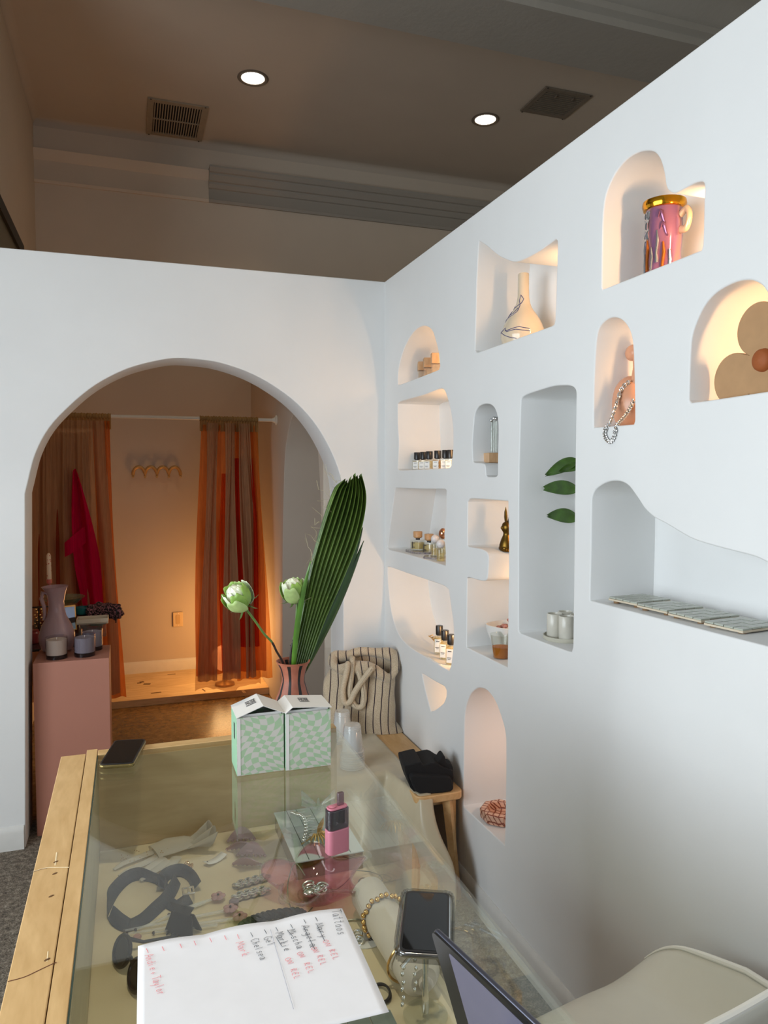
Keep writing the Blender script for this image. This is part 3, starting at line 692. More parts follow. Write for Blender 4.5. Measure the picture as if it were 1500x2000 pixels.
# row of six in n2 (all alike but for the shade of what they hold and their place)
zz = nz('n2'); names = ['first bottle at the far end of the black-capped perfume row', 'second bottle from the far end of the black-capped perfume row', 'third bottle from the far end of the black-capped perfume row',
  'fourth bottle from the far end, amber, in the black-capped perfume row', 'fifth bottle from the far end of the black-capped perfume row', 'last black-capped bottle of the row, half hidden by the niche edge']
def row_pt(u, x): p = pxx(u, 900, x); return p.y
pb = perfume(names[0], 'black-capped perfumes in a row', .038, .036, .046, .036, LIQ2, .0155, (1.262, row_pt(815, 1.262), zz), rad(42))
pb2 = None
for k, u in enumerate([827, 838.5, 855, 870.5, 880]):
    if k == 2:
        pb2 = perfume(names[3], 'black-capped perfumes in a row', .038, .036, .046, .036, LIQ1, .0155, (1.25, row_pt(u, 1.25), zz), rad(38))
    else:
        x = (1.262, 1.254, 0, 1.25, 1.26)[k]
        dup(pb if k != 1 else pb, (x, row_pt(u, x), zz), rad((44, 36, 0, 46, 40)[k]), names[k+1])
# three in n4
zz = nz('n4'); zz4 = pxx(850, 1292, XW).z
def floor_n4(y): return .8225 if y < 2.85 else .8225+(y-2.85)*.32
q = []
for k, (u, v) in enumerate([(858.5, 1268), (869.5, 1280), (880.5, 1289)]):
    p = pz(u, v, .826); q.append(p)
f4 = .824
b4 = perfume('tall black-capped bottle at the far end of three in petal niche', 'tall perfumes in the petal niche', .040, .038, .078, .042, LIQ2, .0160, (XW+.075, pxx(858, 1260, XW+.075).y, f4), rad(48))
dup(b4, (XW+.06, pxx(869, 1275, XW+.06).y, f4), rad(44), 'middle black-capped bottle of the three in the petal niche')
dup(b4, (XW+.05, pxx(881, 1285, XW+.05).y, f4), rad(50), 'nearest black-capped bottle of three in petal niche, cut by niche edge')
shelf4 = MB().box((XW+ND/2+.002, 2.80, f4-.012), (ND-.006, .13, .022)).build('niche_ledge', M_PLASTER, smooth=False); struct(shelf4)
tw = MB()
p0 = Vector((XW+.10, 3.02, f4+.035))
for k in range(6): tw.tube([p0+Vector((0, .06-.012*k, .0)), p0+Vector((.004, .05-.016*k, .006*(-1)**k)), p0+Vector((.004, .03-.018*k, .012*(-1)**k))], .0025, 6)
tw.tube([p0+Vector((0, .07, 0)), p0+Vector((0, -.05, -.004))], .002, 6)
tag(tw.build('gold_sprig', M_GOLD), 'little gold sprig lying beside the three bottles in the petal niche', 'ornament')
# n3: agate slab, leaf, two wood-capped cubes, white ball bottles, rose gold ball
z3 = nz('n3')
n = N('agate'); f = n.noise(n.coord(), 18, 5, .6, 2.5); n.set(n.ramp(f, [(.3, '4a4446'), (.5, '9a948f'), (.62, '6a5f70'), (.75, 'c8c4be')]), .15)
def blob(cx, cy, rx, ry, nn=22, seed=1):
    r_ = random.Random(seed); ph = [r_.uniform(0, 6) for _ in range(3)]
    return [(cx+rx*cos(a)*(1+.08*sin(3*a+ph[0])+.05*sin(5*a+ph[1])), cy+ry*sin(a)*(1+.08*sin(2*a+ph[2]))) for a in [2*pi*k/nn for k in range(nn)]]
ag = MB().prism(blob(0, 0, .055, .10, seed=3), 0, .012).build('agate_slab', n.m, loc=(XW+.085, pxx(818, 1080, XW+.085).y-.01, z3), bevel=.002); tag(ag, 'grey agate slab under the wood-capped bottles', 'tray')
ag2 = MB().prism(blob(0, 0, .04, .052, seed=5), 0, .011).build('agate_slab', n.m, loc=(XW+.05, pxx(845, 1080, XW+.05).y, z3), bevel=.002); tag(ag2, 'smaller dark agate slab nearer the white ball bottles', 'tray')
def woodcap(loc, label, rz):
    t = thing('cologne_bottle', label, 'perfume bottle', loc, rz, 'wood-capped bottles')
    MB().prism(rrect(.058, .05, .004), 0, .048).build('glass', M_CLEAR, t, bevel=.002)
    MB().prism(rrect(.050, .042, .003), .005, .036).build('perfume', liquid('straw_liquid', (.97, .9, .66), .5, 'e2cf92'), t)
    MB().lathe([(.010, .048), (.010, .056)], 14).build('neck', M_INK, t)
    MB().lathe([(.015, .055), (.021, .060), (.0215, .084), (.020, .086), (0, .086)], 24).build('wooden_cap', wood('cap_wood', 'b98a5c', 'd6a878', (20, 20, 60)), t)
    o = MB().box((-.030, .012, .024), (.001, .004, .03)).box((-.030, .004, .014), (.001, .010, .003)).box((-.030, .004, .034), (.001, .010, .003)).build('label_print', M_INK, t, smooth=False); o['kind'] = 'stuff'
    return t
woodcap((XW+.085, pxx(816, 1060, XW+.085).y, z3+.0125), 'square bottle with a round wooden cap, farther of the two', rad(38))
woodcap((XW+.135, pxx(838, 1060, XW+.135).y, z3+.0005), 'square bottle with a round wooden cap, nearer the white balls', rad(40))
lf = MB().sheet(lambda u, v: ((u-.5)*.05*sin(pi*min(1, v*1.05)), -.09+.18*v, .012+.028*sin(v*2.6)-.02*abs(u-.5)), 6, 14, .001).build('dried_leaf', flat('dried_leaf', '5a3a22', .7, var=.3), loc=(XW+.16, pxx(802, 1075, XW+.16).y, z3), angle=180); tag(lf, 'curled dried brown leaf behind the farther wood-capped bottle', 'leaf')
def ballbottle(loc, label, mat):
    t = thing('ball_stopper_bottle', label, 'perfume bottle', loc, 0, 'ball-stoppered bottles')
    MB().lathe([(.015, 0), (.0185, .003), (.0185, .052), (.012, .056), (.007, .058)], 24).build('glass', M_CLEAR, t)
    MB().lathe([(0, .004), (.0155, .004), (.0155, .034), (0, .034)], 20).build('perfume', LIQ2, t)
    MB().ell((0, 0, .074), .0185, 24, 16).build('ball_stopper', mat, t)
    return t
WB = flat('white_ball', 'dcd8d8', .25, var=.01)
ballbottle((XW+.062, pxx(850, 1070, XW+.062).y, z3+.0115), 'clear bottle with a white ball stopper, left of two', WB)
ballbottle((XW+.04, pxx(861, 1070, XW+.04).y, z3+.0005), 'clear bottle with a white ball stopper, nearer the niche edge', WB)
ballbottle((XW+.10, pxx(865, 1070, XW+.10).y, z3+.0125), 'clear bottle with a rose gold ball stopper behind the white ones', flat('rose_gold', 'd39a78', .12, 1)).scale = (1, 1, 1.28)
MB_r = MB().box((XW+.10, pxx(865, 1070, XW+.10).y, z3+.006), (.04, .04, .012)); tag(MB_r.build('glass_block', M_CLEAR, bevel=.002), 'small glass block under the rose gold ball bottle', 'block')
# n1: three clear-and-wood blocks
z1 = nz('n1')
WBK = wood('block_wood', 'b98d62', 'd9b48c', (9, 9, 3))
for k, (u, x) in enumerate([(825, XW+.105), (836, XW+.105), (851, XW+.105)]):
    y = pxx(u, 730, x).y
    t = thing('wooden_block_bottle', ('wood-capped glass bottle at the far end in the domed niche', 'middle wood-capped glass bottle in the domed niche', 'nearest, tallest wood-capped bottle in the domed niche')[k], 'bottle', (x, y, z1), rad(-15), 'bottles in the domed niche')
    h = .105+.008*k
    MB().prism(rrect(.040, .040, .004), 0, h*.62).build('glass', clear('milky_glass', (.9, .84, .76), .05, 1.45, 1.2, .25, (.8, .65, .5)), t, bevel=.002)
    MB().prism(rrect(.042, .042, .003), h*.62, h).build('wooden_cap', WBK, t, bevel=.002)
# n7: wooden holder with crystal stems
z7 = pxx(935, 904, XW).z
h7 = thing('bud_vase', 'slim crystal stems standing in a small wooden block, grey niche', 'vase', (XW+.07, pxx(961, 905, XW+.07).y-.005, z7), rad(-8))
MB().box((0, 0, .0185), (.055, .07, .036)).build('wooden_block', WBK, h7, smooth=False, bevel=.002)
lg7 = MB().box((XW+.135, NEAR['n7']+.05, z7-.004), (.145, .10, .007)).build('niche_ledge', M_PLASTER, smooth=False); struct(lg7)
for k, (dy, hh) in enumerate([(.014, .15), (-.012, .155), (-.034, .152)]):
    o = MB().lathe([(.0045, .037), (.005, .10), (.0045, hh), (.003, hh), (.003, .04), (0, .04)], 14, (0, dy, 0)).build('glass_tube', M_CLEAR, h7)
    MB().ell((0, dy, hh+.006), (.009, .009, .008), 12, 8).build('crystal_bead', M_CHROME, o)
# n8: gold figurine on the step, bowl and cup below
z8 = pxx(930, 1070, XW).z; z8b = pxx(950, 1284, XW).z
g = thing('gold_figurine', 'gold figurine with tall pointed ears on the step of the niche', 'figurine', (XW+.085, pxx(990.5, 1060, XW+.085).y, pxx(955, 1080, XW).z))
fm = MB()
fm.lathe([(.022, 0), (.026, .004), (.028, .022), (.022, .042), (.015, .058), (.014, .066), (.019, .075), (.021, .088), (.017, .1), (.006, .108), (0, .109)], 20)
fm.ell((-.012, .012, .012), (.014, .012, .012), 12, 8); fm.ell((-.012, -.012, .012), (.014, .012, .012), 12, 8)
fm.ell((-.016, 0, .084), (.01, .008, .008), 10, 8)
for sy in (-1, 1): fm.tube([(0, sy*.008, .1), (.003, sy*.017, .122), (.004, sy*.020, .14), (.002, sy*.016, .158)], [.007, .009, .007, .001], 10, flatten=.6)
fm.build('figure', flat('aged_gold', '6e5424', .35, 1), g)
bwl = thing('ceramic_bowl', 'off-white handmade bowl with a rippled rim in the stepped niche', 'bowl', (XW+.125, 2.372, z8b), rad(5))
MB().lathe([(.025, 0), (.04, .004), (.066, .03), (.080, .075), (.084, .098), (.081, .099), (.076, .076), (.062, .034), (.036, .010), (0, .008)], 40, fn=lambda a, r, z: r*(1+(.05*sin(3*a)+.03*sin(5*a+1))*min(1, z/.08))).build('bowl', M_WHITE, bwl)
lace = MB()
r_ = random.Random(4)
for k in range(26): lace.ell((r_.uniform(-.05, .05), r_.uniform(-.06, .05), .085+r_.uniform(0, .022)), (.009, .009, .006), 8, 6)
o = lace.build('pink_beads', flat('pink_beads', 'b07a70', .5, var=.4), bwl); o['kind'] = 'stuff'
cup = thing('plastic_cup', 'clear plastic cup of amber tea in front of the bowl', 'cup', (XW+.044, pxx(976, 1285, XW+.044).y-.012, z8b))
MB().lathe([(.028, 0), (.029, .002), (.040, .084), (.0415, .086), (.039, .084), (.028, .004), (0, .003)], 32).build('cup', M_CLEAR, cup)
MB().lathe([(0, .005), (.0275, .005), (.0325, .042), (0, .042)], 28).build('tea', liquid('tea', (.98, .62, .2), .72, 'd07a1c'), cup)
# n9: leaves of a plant and marble canisters on a tray
z9 = nz('n9'); NZ9 = pxx(1060, 1254, XW).z
pt_ = thing('leafy_branch', 'green leaves reaching into the tall grey niche from its near side', 'plant', (XW+.10, NEAR['n9']+.012, z9+.02), 0)
MB().tube([(0, 0, 0), (.0, -.002, .2), (.004, .0, .34), (.0, .002, .52)], [.006, .005, .004, .003], 8).build('stem', flat('stem_green', '3c4a18', .5), pt_)
LEAF = flat('leaf_green', '2f4f0c', .35, var=.35, scale=25)
for k, (u0, v0, u1, v1, ww) in enumerate([(1128, 900, 1071, 929, .020), (1130, 912, 1098, 922, .012), (1128, 956, 1063, 955, .021), (1128, 1012, 1074, 1008, .021)]):
    xx = XW+.10
    a = pxx(u0, v0, xx); b = pxx(u1, v1, xx); base = Vector(pt_.location)
    a = Vector((xx, a.y, a.z)); b = Vector((xx-.02, b.y, b.z))
    d = b-a; L = d.length; dn = d.normalized(); up = Vector((0, 0, 1)); side = dn.cross(up).normalized(); upv = side.cross(dn)
    def lf_fn(u, v, a=a, dn=dn, L=L, ww=ww, upv=upv, side=side, base=base):
        w = ww*(sin(pi*min(1, v**.75))**.8 if 0 < v < 1 else .06)+.0012
        return a-base+dn*(L*v)+upv*((u-.5)*2*w+.006*sin(v*3))+side*(.006*cos((u-.5)*3)+.008*v)
    MB().sheet(lf_fn, 8, 16, .0012).build('leaf', LEAF, pt_, angle=180)
tr9 = MB().lathe([(.062, 0), (.066, .004), (.067, .014), (.063, .014), (.062, .006), (0, .006)], 40).build('marble_tray', flat('cream_marble', 'c6c2b2', .25, var=.12, scale=12), loc=(XW+.085, 1.955, NZ9)); tag(tr9, 'round cream marble tray on the floor of the tall grey niche', 'tray')
for k, (dx, dy) in enumerate([(-.030, .012), (.020, .030), (.028, -.024), (-.018, -.036)]):
    o = MB().lathe([(.022, 0), (.0235, .002), (.0235, .072), (.022, .074), (.020, .074), (.019, .068), (.0, .066)], 28).build('marble_cup', flat('pale_marble', 'd0ccc0', .25, var=.1, scale=14), loc=(XW+.085+dx, 1.955+dy, NZ9+.0065))
    tag(o, ('cream marble cup, farthest to the front on the round tray', 'cream marble cup at the back of the round tray, far side', 'cream marble cup at the back of the round tray, near side', 'cream marble cup at the tray front, nearest the niche edge')[k], 'cup', 'marble cups on the round tray')
# n10: gold-rimmed iridescent vase
z10 = nz('n10')
n = N('iridescent_glaze'); ly = n.add('ShaderNodeLayerWeight'); ly.inputs[0].default_value = .45
n.set(n.ramp(n.math('ADD', ly.outputs['Facing'], n.math('MULTIPLY', n.noise(n.coord(), 9, 2), .35)), [(.12, 'a06a80'), (.4, '8c6288'), (.6, 'b4807a'), (.85, '8078a0')]), .08, .35)
va_ = None; va = thing('pink_vase', 'iridescent pink vase with a gold rim and silver trails', 'vase', (XW+.115, 1.575, z10))
va.scale = (.74, .74, 1); hv = pxx(1288, 412, XW+.115).z-z10
MB().lathe([(.072, 0), (.070, .012), (.058, .03), (.056, hv*.4), (.062, hv*.65), (.060, hv*.9), (.060, hv), (.054, hv), (.052, .04), (0, .03)], 48, fn=lambda a, r, z: r*(1+.06*sin(6*a)*max(0, 1-z/(hv*.62)))).build('body', n.m, va)
MB().lathe([(.058, hv-.006), (.068, hv-.004), (.073, hv+.006), (.071, hv+.016), (.064, hv+.018), (.055, hv+.008), (.056, hv-.006)], 40, caps=False).build('gold_rim', flat('bright_gold', 'e0a028', .12, 1), va)
MB().tube([tuple(q) for q in smooth_poly([(.02, -.060, hv*.86), (.02, -.085, hv*.90), (.02, -.100, hv*.80), (.02, -.088, hv*.66), (.02, -.060, hv*.66)], 6, False)], .0095, 12).build('handle', flat('handle_glaze', 'd8b896', .15, .2), va)
PL = flat('platinum_glaze', 'b8bcc4', .12, .9)
for k in range(8):
    a = pi*.62+k*.34; m = MB(); L = (.50, .62, .4, .58, .45, .66, .5, .4)[k]
    m.tube([(cos(a)*.0605, sin(a)*.0605, hv*L), (cos(a+.05)*.060, sin(a+.05)*.060, hv*(L-.14)), (cos(a-.03)*.059, sin(a-.03)*.059, hv*(L-.3)), (cos(a)*.058, sin(a)*.058, max(.03, hv*(L-.42)))], [.003, .006, .005, .007], 8)
    m.build('silver_trail', PL if k % 3 else flat('amber_trail', 'c06a28', .12, .6), va)
m = MB()
m.sheet(lambda u, v: ((.0625+.003*sin(u*11)*sin(v*9))*cos(pi*.78+u*.62+.12*v), (.0625+.003*sin(u*11)*sin(v*9))*sin(pi*.78+u*.62+.12*v), hv*(.56+.38*v)), 22, 30)
m.build('platinum_patch', PL, va)
for dz, a0 in ((.82, 1.18), (.66, 1.22)):
    MB().tube([(cos(pi*a0+.20*t)*.0625, sin(pi*a0+.20*t)*.0625, hv*dz+.016*sin(t*2.4)) for t in [k*.3 for k in range(8)]], [.002, .004, .005, .006, .005, .004, .003, .002], 8).build('scroll', flat('scroll_glaze', '8a5a78', .12, .5), va)
# n11: bottle vase with line drawing
z11 = nz('n11')
vb = thing('bottle_vase', 'cream long-necked bottle vase with blue line drawing, horned niche', 'vase', (XW+.105, pxx(1022, 600, XW+.105).y, z11))
hb = pxx(1022, 535, XW+.105).z-z11
prof_b = [(.058, 0), (.068, .006), (.076, .03), (.0765, .045)] + [(r, hb-d) for r, d in [(.071, .190), (.065, .174), (.057, .157), (.046, .140), (.036, .127), (.029, .115), (.0235, .100), (.020, .08), (.019, .05), (.0188, .004), (.0175, 0), (.0155, .002), (.015, .04), (0, .05)]]
def rb(z): 
    for (r0, z0), (r1, z1_) in zip(prof_b, prof_b[1:]):
        if z0 <= z <= z1_: return r0+(r1-r0)*((z-z0)/(z1_-z0+1e-9))
    return .02
MB().lathe(prof_b, 48).build('body', flat('cream_glaze', 'd3c4ac', .08, var=.01), vb)
def surf(du, z): # du sideways offset in metres as seen from the shop (towards -y = right)
    r = rb(z); dy = max(-r*.98, min(r*.98, -du)); return (-math.sqrt(max(1e-6, r*r-dy*dy))-.0006, dy, z)
def vline(pts, name='drawn_line'):
    q = [(a, b) for a, b in pts]; dense = []
    for (a, b), (c, d) in zip(q, q[1:]):
        for k in range(5): dense.append(surf(a+(c-a)*k/5, b+(d-b)*k/5))
    dense.append(surf(*q[-1])); MB().tube(dense, .0012, 5).build(name, flat('blue_line', '4a4a78', .4), vb)
vline([(-.010, hb*.56), (-.018, hb*.52), (.004, hb*.54), (.018, hb*.58), (.020, hb*.64), (.012, hb*.70), (.010, hb*.62), (.016, hb*.57), (.022, hb*.46), (.014, hb*.42), (-.030, hb*.36), (-.055, hb*.30)])
vline([(-.038, hb*.40), (-.020, hb*.50), (-.010, hb*.48), (-.024, hb*.42), (-.038, hb*.40), (.010, hb*.45), (.016, hb*.52)])
vline([(-.03, hb*.20), (-.006, hb*.22), (.004, hb*.245), (.012, hb*.20), (.03, hb*.21), (.055, hb*.235), (.075, hb*.20)])
vline([(-.03, hb*.20), (-.01, hb*.185), (.006, hb*.15), (.028, hb*.11), (.05, hb*.08)])
vline([(.010, hb*.215), (.02, hb*.185), (.05, hb*.20), (.078, hb*.17)])
vline([(-.055, hb*.30), (-.083, hb*.20), (-.086, hb*.10), (-.08, hb*.02)])
# n12: pink hand with a silver chain
z12 = nz('n12')
PINKH = flat('peach_resin', 'd59a78', .3, var=.04)
hd = thing('hand_sculpture', 'peach resin hand sculpture rising behind the near edge of niche', 'sculpture', (XW+.10, pxx(1236, 800, XW+.10).y, z12))
zt = pxx(1232, 690, XW+.10).z-z12
MB().ell((0, .012, .066), (.045, .058, .075), 24, 16).tube([(0, -.016, .08), (0, -.020, .16), (0, -.014, zt)], [.022, .014, .012], 14).ell((0, .004, zt), (.016, .026, .022), 16, 10).build('body', PINKH, hd)
nk = thing('chain_necklace', 'silver chain necklace hanging over the sill of the narrow arched niche', 'necklace', (XW-.006, pxx(1200, 830, XW).y, z12))
cpath = []
for u, v, dx in [(1231, 744, .075), (1215, 758, .06), (1205, 785, .045), (1197, 810, .025), (1191, 826, .006), (1184, 836, -.0045), (1181, 846, -.0045), (1184, 857, -.0045), (1191, 863, -.0045), (1198, 856, -.0045), (1202, 842, -.0045), (1206, 829, .004), (1214, 820, .025), (1224, 808, .05), (1232, 795, .065), (1239, 778, .08)]:
    p = pxx(u, v, XW+dx); cpath.append(Vector((p.x, p.y, p.z))-Vector(nk.location))
dense = smooth_poly(cpath, 5, False)
proto = None
for k, (a, b) in enumerate(zip(dense, dense[1:])):
    if proto is None:
        ring = [(.0062*cos(t), .0046*sin(t), 0) for t in [2*pi*j/10 for j in range(10)]]
        proto = MB().tube(ring, .0019, 6, closed=True).build('chain_link', M_SILVER, nk); o = proto
    else:
        o = proto.copy(); COL.objects.link(o)
    d = b-a; o.location = (a+b)/2
    o.rotation_mode = 'QUATERNION'; qd = d.to_track_quat('X', 'Z')
    from mathutils import Quaternion
    o.rotation_quaternion = qd @ Quaternion((1, 0, 0), (pi/2 if k % 2 else .2))
    o.scale = (max(.5, d.length/.0075),)+(1, 1)
# n13: flower sculpture
z13 = nz('n13')
fc = pxx(1499, 704, XW+.055)
fs = thing('flower_sculpture', 'flat tan clay flower with a rust centre standing in a niche', 'sculpture', (XW+.055, fc.y, z13))
R = .088; zc_ = fc.z-z13
pts = []
for k in range(144):
    th = 2*pi*k/144; best = .03
    for L, D_ in ((104, .068), (200, .084), (287, .072), (14, .072)):
        c_ = Vector((cos(rad(L)), sin(rad(L))))*D_; d_ = Vector((cos(th), sin(th))); bq = c_.dot(d_); disc = bq*bq-c_.length_squared+.055**2
        if disc > 0: best = max(best, bq+math.sqrt(disc))
    pts.append((-best*cos(th), best*sin(th)))
RM = Matrix(((0, 0, 1), (1, 0, 0), (0, 1, 0)))
MB().prism(pts, -.011, .011, RM, (0, 0, zc_)).build('petals', flat('tan_clay', 'b08a62', .75, var=.05), fs, bevel=.004)
MB().lathe([(0, .016), (.016, .014), (.022, .008), (.024, 0)], 28, (-.011, 0, zc_), Matrix(((0, 0, -1), (0, 1, 0), (1, 0, 0)))).build('centre', flat('rust_centre', '9a5224', .7), fs)
MB().box((0, 0, (zc_-R*.72)/2), (.02, .03, max(.004, zc_-R*.72))).build('foot', flat('tan_clay', 'b08a62', .75), fs, bevel=.003)
# n14: four tiled coasters
z14 = pxx(1153, 1173, XW).z+.001
GL = flat('tile_glaze', 'aeb2a6', .25, var=.08, scale=8); GR = flat('tile_body', 'cdbfa8', .6)
def coaster(loc, rz, label):
    t = thing('tiled_tray', label, 'tiled tray', loc, rz, 'tiled trays on the wavy shelf')
    MB().box((0, 0, .0095), (.122, .100, .005)).build('slab', GR, t, smooth=False, bevel=.001)
    foot = None
    for sx in (-1, 1):
        for sy in (-1, 1):
            if foot is None: foot = MB().lathe([(.008, 0), (.009, .007), (0, .007)], 12).build('foot', flat('wood_foot', '8a6a48', .6), t); o = foot
            else: o = foot.copy(); COL.objects.link(o)
            o.location = (sx*.045, sy*.036, 0)
    pr = None
    for i in range(4):
        for j in range(4):
            if pr is None: pr = MB().box((0, 0, 0), (.0285, .0230, .004)).build('tile', GL, t, smooth=False, bevel=.0007); o = pr
            else: o = pr.copy(); COL.objects.link(o)
            o.location = ((i-1.5)*.0303, (j-1.5)*.0248, .0138+.0003*((i*3+j*5) % 4))
            o.rotation_euler = (.01*((i+j) % 3-1), .01*((i*2+j) % 3-1), 0)
    return t
c0 = coaster((XW+.090, 1.612, z14), rad(8), 'cream tiled tray farthest along the wavy shelf')
for (y, rz, lab) in [(1.497, 5, 'second tiled tray from the far end of the wavy shelf'), (1.383, 4, 'third tiled tray from the far end of the wavy shelf'), (1.268, 7, 'tiled tray nearest the camera on wavy shelf, at photo edge')]:
    dup(c0, (XW+.092, y, z14), rad(rz), lab)
# n6: octagonal ashtray
z6 = pxx(945, 1612, XW).z+.0005
n = N('pink_checked_glaze'); w1 = n.add('ShaderNodeTexWave', wave_type='BANDS', bands_direction='DIAGONAL'); w1.inputs['Scale'].default_value = 22; w1.inputs['Distortion'].default_value = 2.5; w1.inputs['Detail'].default_value = 1; w1.inputs['Detail Scale'].default_value = 1.2
n.link(n.coord(), w1.inputs[0]); w2 = n.add('ShaderNodeTexWave', wave_type='BANDS', bands_direction='DIAGONAL'); w2.inputs['Scale'].default_value = 22; w2.inputs['Distortion'].default_value = 2.5; w2.inputs['Detail'].default_value = 1
mp = n.add('ShaderNodeMapping'); mp.inputs['Rotation'].default_value = (0, 0, 1.57); tc = n.add('ShaderNodeTexCoord'); n.link(tc.outputs['Object'], mp.inputs[0]); n.link(mp.outputs[0], w2.inputs[0])
mn = n.math('MINIMUM', w1.outputs['Fac'], w2.outputs['Fac'])
n.set(n.ramp(mn, [(.03, '7a3a2c'), (.12, 'c99a80'), (.5, 'd8ac94')]), .25)
ast = MB().lathe([(.068, 0), (.074, .004), (.078, .036), (.073, .040), (.054, .040), (.048, .014), (0, .012)], 8, R=Euler((0, 0, rad(22.5))).to_matrix()).build('ashtray', n.m, loc=(XW+.082, 2.352, z6), smooth=False, bevel=.003); tag(ast, 'pink crackle-checked octagonal ceramic dish in the low arched niche', 'dish')

# ================================================================= bench, cloth and what stands by the niche wall
BT = .405
bn = thing('bench', 'light beech bench against the niche wall under the tote bag', 'bench', (0, 0, 0))
MB().prism(rrect(.19, .86, .03, 6, 1.079, 2.905), BT-.030, BT).build('seat', M_BENCH, bn, bevel=.004)
ap = MB().box((1.08, 2.54, BT-.047), (.13, .022, .034)); ap.build('apron', M_BENCH, bn, smooth=False, bevel=.002)
MB().box((1.135, 2.9, BT-.047), (.022, .72, .034)).build('apron', M_BENCH, bn, smooth=False, bevel=.002)
for (x, y, dx, dy) in ((1.115, 2.50, .03, -.035), (1.150, 2.545, .006, -.01), (1.005, 2.52, -.01, .0), (1.14, 3.28, .01, .02), (1.005, 3.28, -.01, .02)):
    MB().tube([(x, y, BT-.03), (x+dx, y+dy, 0)], [.021, .016], 4 if dx == .03 else 8).build('leg', M_BENCH, bn, angle=30)
MB().tube([(1.0, 2.51, .13), (1.13, 2.49, .13)], .011, 8).build('stretcher', M_BENCH, bn)
# table under the satin cloth
st = thing('side_table', 'low table hidden under the champagne satin cloth', 'table', (0, 0, 0))
MB().box((.715, 3.06, BT-.012), (.27, .62, .022)).build('tabletop', M_BENCH, st, smooth=False)
for x in (.62, .82):
    for y in (2.8, 3.3): MB().tube([(x, y, 0), (x, y, BT-.02)], .014, 8).build('leg', M_BENCH, st)
n = N('champagne_satin'); f = n.noise(n.coord(scale=(3, 3, 1)), 2, 3)
n.set(n.ramp(f, [(.3, 'b5a88c'), (.7, 'cabda0')]), .33, **{'Sheen Weight': .3}); SATIN = n.m
X0, X1, Y0, Y1 = .565, 1.045, 2.745, 3.385
def cloth(u, v):
    x = .20+.845*u; y = 2.02+1.365*v
    kk = min(1, max(0, (x-.95)/.05)); kk = kk*kk*(3-2*kk); Yx = Y0-(.25*kk)
    cx_, cy_ = min(max(x, X0), X1), min(max(y, Yx), Y1)
    ox, oy = x-cx_, y-cy_; d = hypot(ox, oy)
    zt = BT+.0045+.002*sin(x*31+y*17)*sin(y*23)
    if d < 1e-6: return (x, y, zt+.003*max(0, 1-abs(x-1.03)/.02))
    ang = atan2(oy, ox); drop = max(0, d-.02)
    s_ = x*17+ang*2.4
    out = .022*min(1, d/.03)+.36*drop**1.1*(.7+.3*sin(ang*3))+.055*min(1, drop*5)*sin(s_*1.9)*(.6+.4*sin(x*9))
    side = .035*min(1, drop*4)*sin(drop*9+x*14)
    z = zt-drop*.80-(.01 if d > .02 else .01*(d/.02)**2)
    return (cx_+ox/d*out+side*(oy/d), cy_+oy/d*out-side*(ox/d)*.3, max(.006+.004*sin(x*40), z))
tag(MB().sheet(cloth, 120, 120, .0012).build('satin_cloth', SATIN, angle=180), 'champagne satin cloth draped over the low table and spilling to the floor', 'cloth')
# clear plastic cups, nested upside down
ORD = ('lowest', 'second from the bottom', 'third from the bottom', 'fourth from the bottom', 'fifth from the bottom', 'sixth from the bottom', 'seventh from the bottom', 'eighth from the bottom')
def cup_stack(loc, n_, names_, group):
    o0 = None
    for k in range(n_):
        if o0 is None:
            t = MB().lathe([(.049, 0), (.051, .002), (.051, .005), (.0455, .007), (.0335, .104), (.032, .108), (0, .1085)], 36)
            for q in (.088, .094, .1): t.lathe([(.0357-.0012*(q-.088)/.006, q), (.0368-.0012*(q-.088)/.006, q+.0015), (.0355-.0012*(q-.088)/.006, q+.003)], 36, caps=False)
            o0 = t.build('plastic_cup', M_PLASTIC, loc=loc); o = o0
        else:
            o = o0.copy(); COL.objects.link(o); o.location = (loc[0]+.0006*sin(k*2), loc[1]+.0006*cos(k*3), loc[2]+.0095*k)
        tag(o, f'clear plastic cup, {ORD[k]} {names_}', 'cup', group)
p = pz(692, 1503, BT+.008); cup_stack((p.x, p.y+.03, BT+.0088), 8, 'in the nested stack nearer the counter', 'nearer stack of clear cups')
p = pz(672, 1452, BT+.008); cup_stack((p.x, p.y+.03, BT+.0088), 4, 'in the nested stack by the tote', 'farther stack of clear cups')
# black folded garment
VEL = flat('black_velvet', (.006, .006, .007), .9)
bb = thing('folded_garment', 'black folded garment at the near end of the bench', 'clothing', (1.068, 2.615, BT+.001), rad(-10))
RG2 = Matrix(((1, 0, 0), (0, 0, -1), (0, 1, 0)))
def wedge(pts, y0, y1, nm):
    pl_ = [tuple(q) for q in smooth_poly([Vector(q) for q in pts], 3)]
    MB().prism(pl_, y0, y1, RG2).build(nm, VEL, bb, bevel=.008)
wedge([(-.060, .0), (-.088, .060), (-.096, .098), (-.084, .104), (-.035, .112), (-.025, .100), (.02, .106), (.055, .085), (.088, .072), (.092, .03), (.084, .002), (.02, .0)], -.04, .10, 'fabric')
wedge([(-.050, .0), (-.080, .055), (-.088, .092), (-.070, .094), (-.02, .098), (-.012, .080), (.03, .098), (.050, .124), (.062, .122), (.070, .096), (.090, .088), (.096, .05), (.090, .008), (.04, .002)], .03, .085, 'fold')
wedge([(-.04, .0), (-.072, .04), (-.076, .075), (-.03, .070), (.02, .066), (.07, .058), (.084, .03), (.076, .002)], .05, .125, 'fold')
MB().box((-.070, -.0865, .086), (.010, .002, .006), rx=-.4).build('care_tag', M_LABEL, bb, smooth=False)
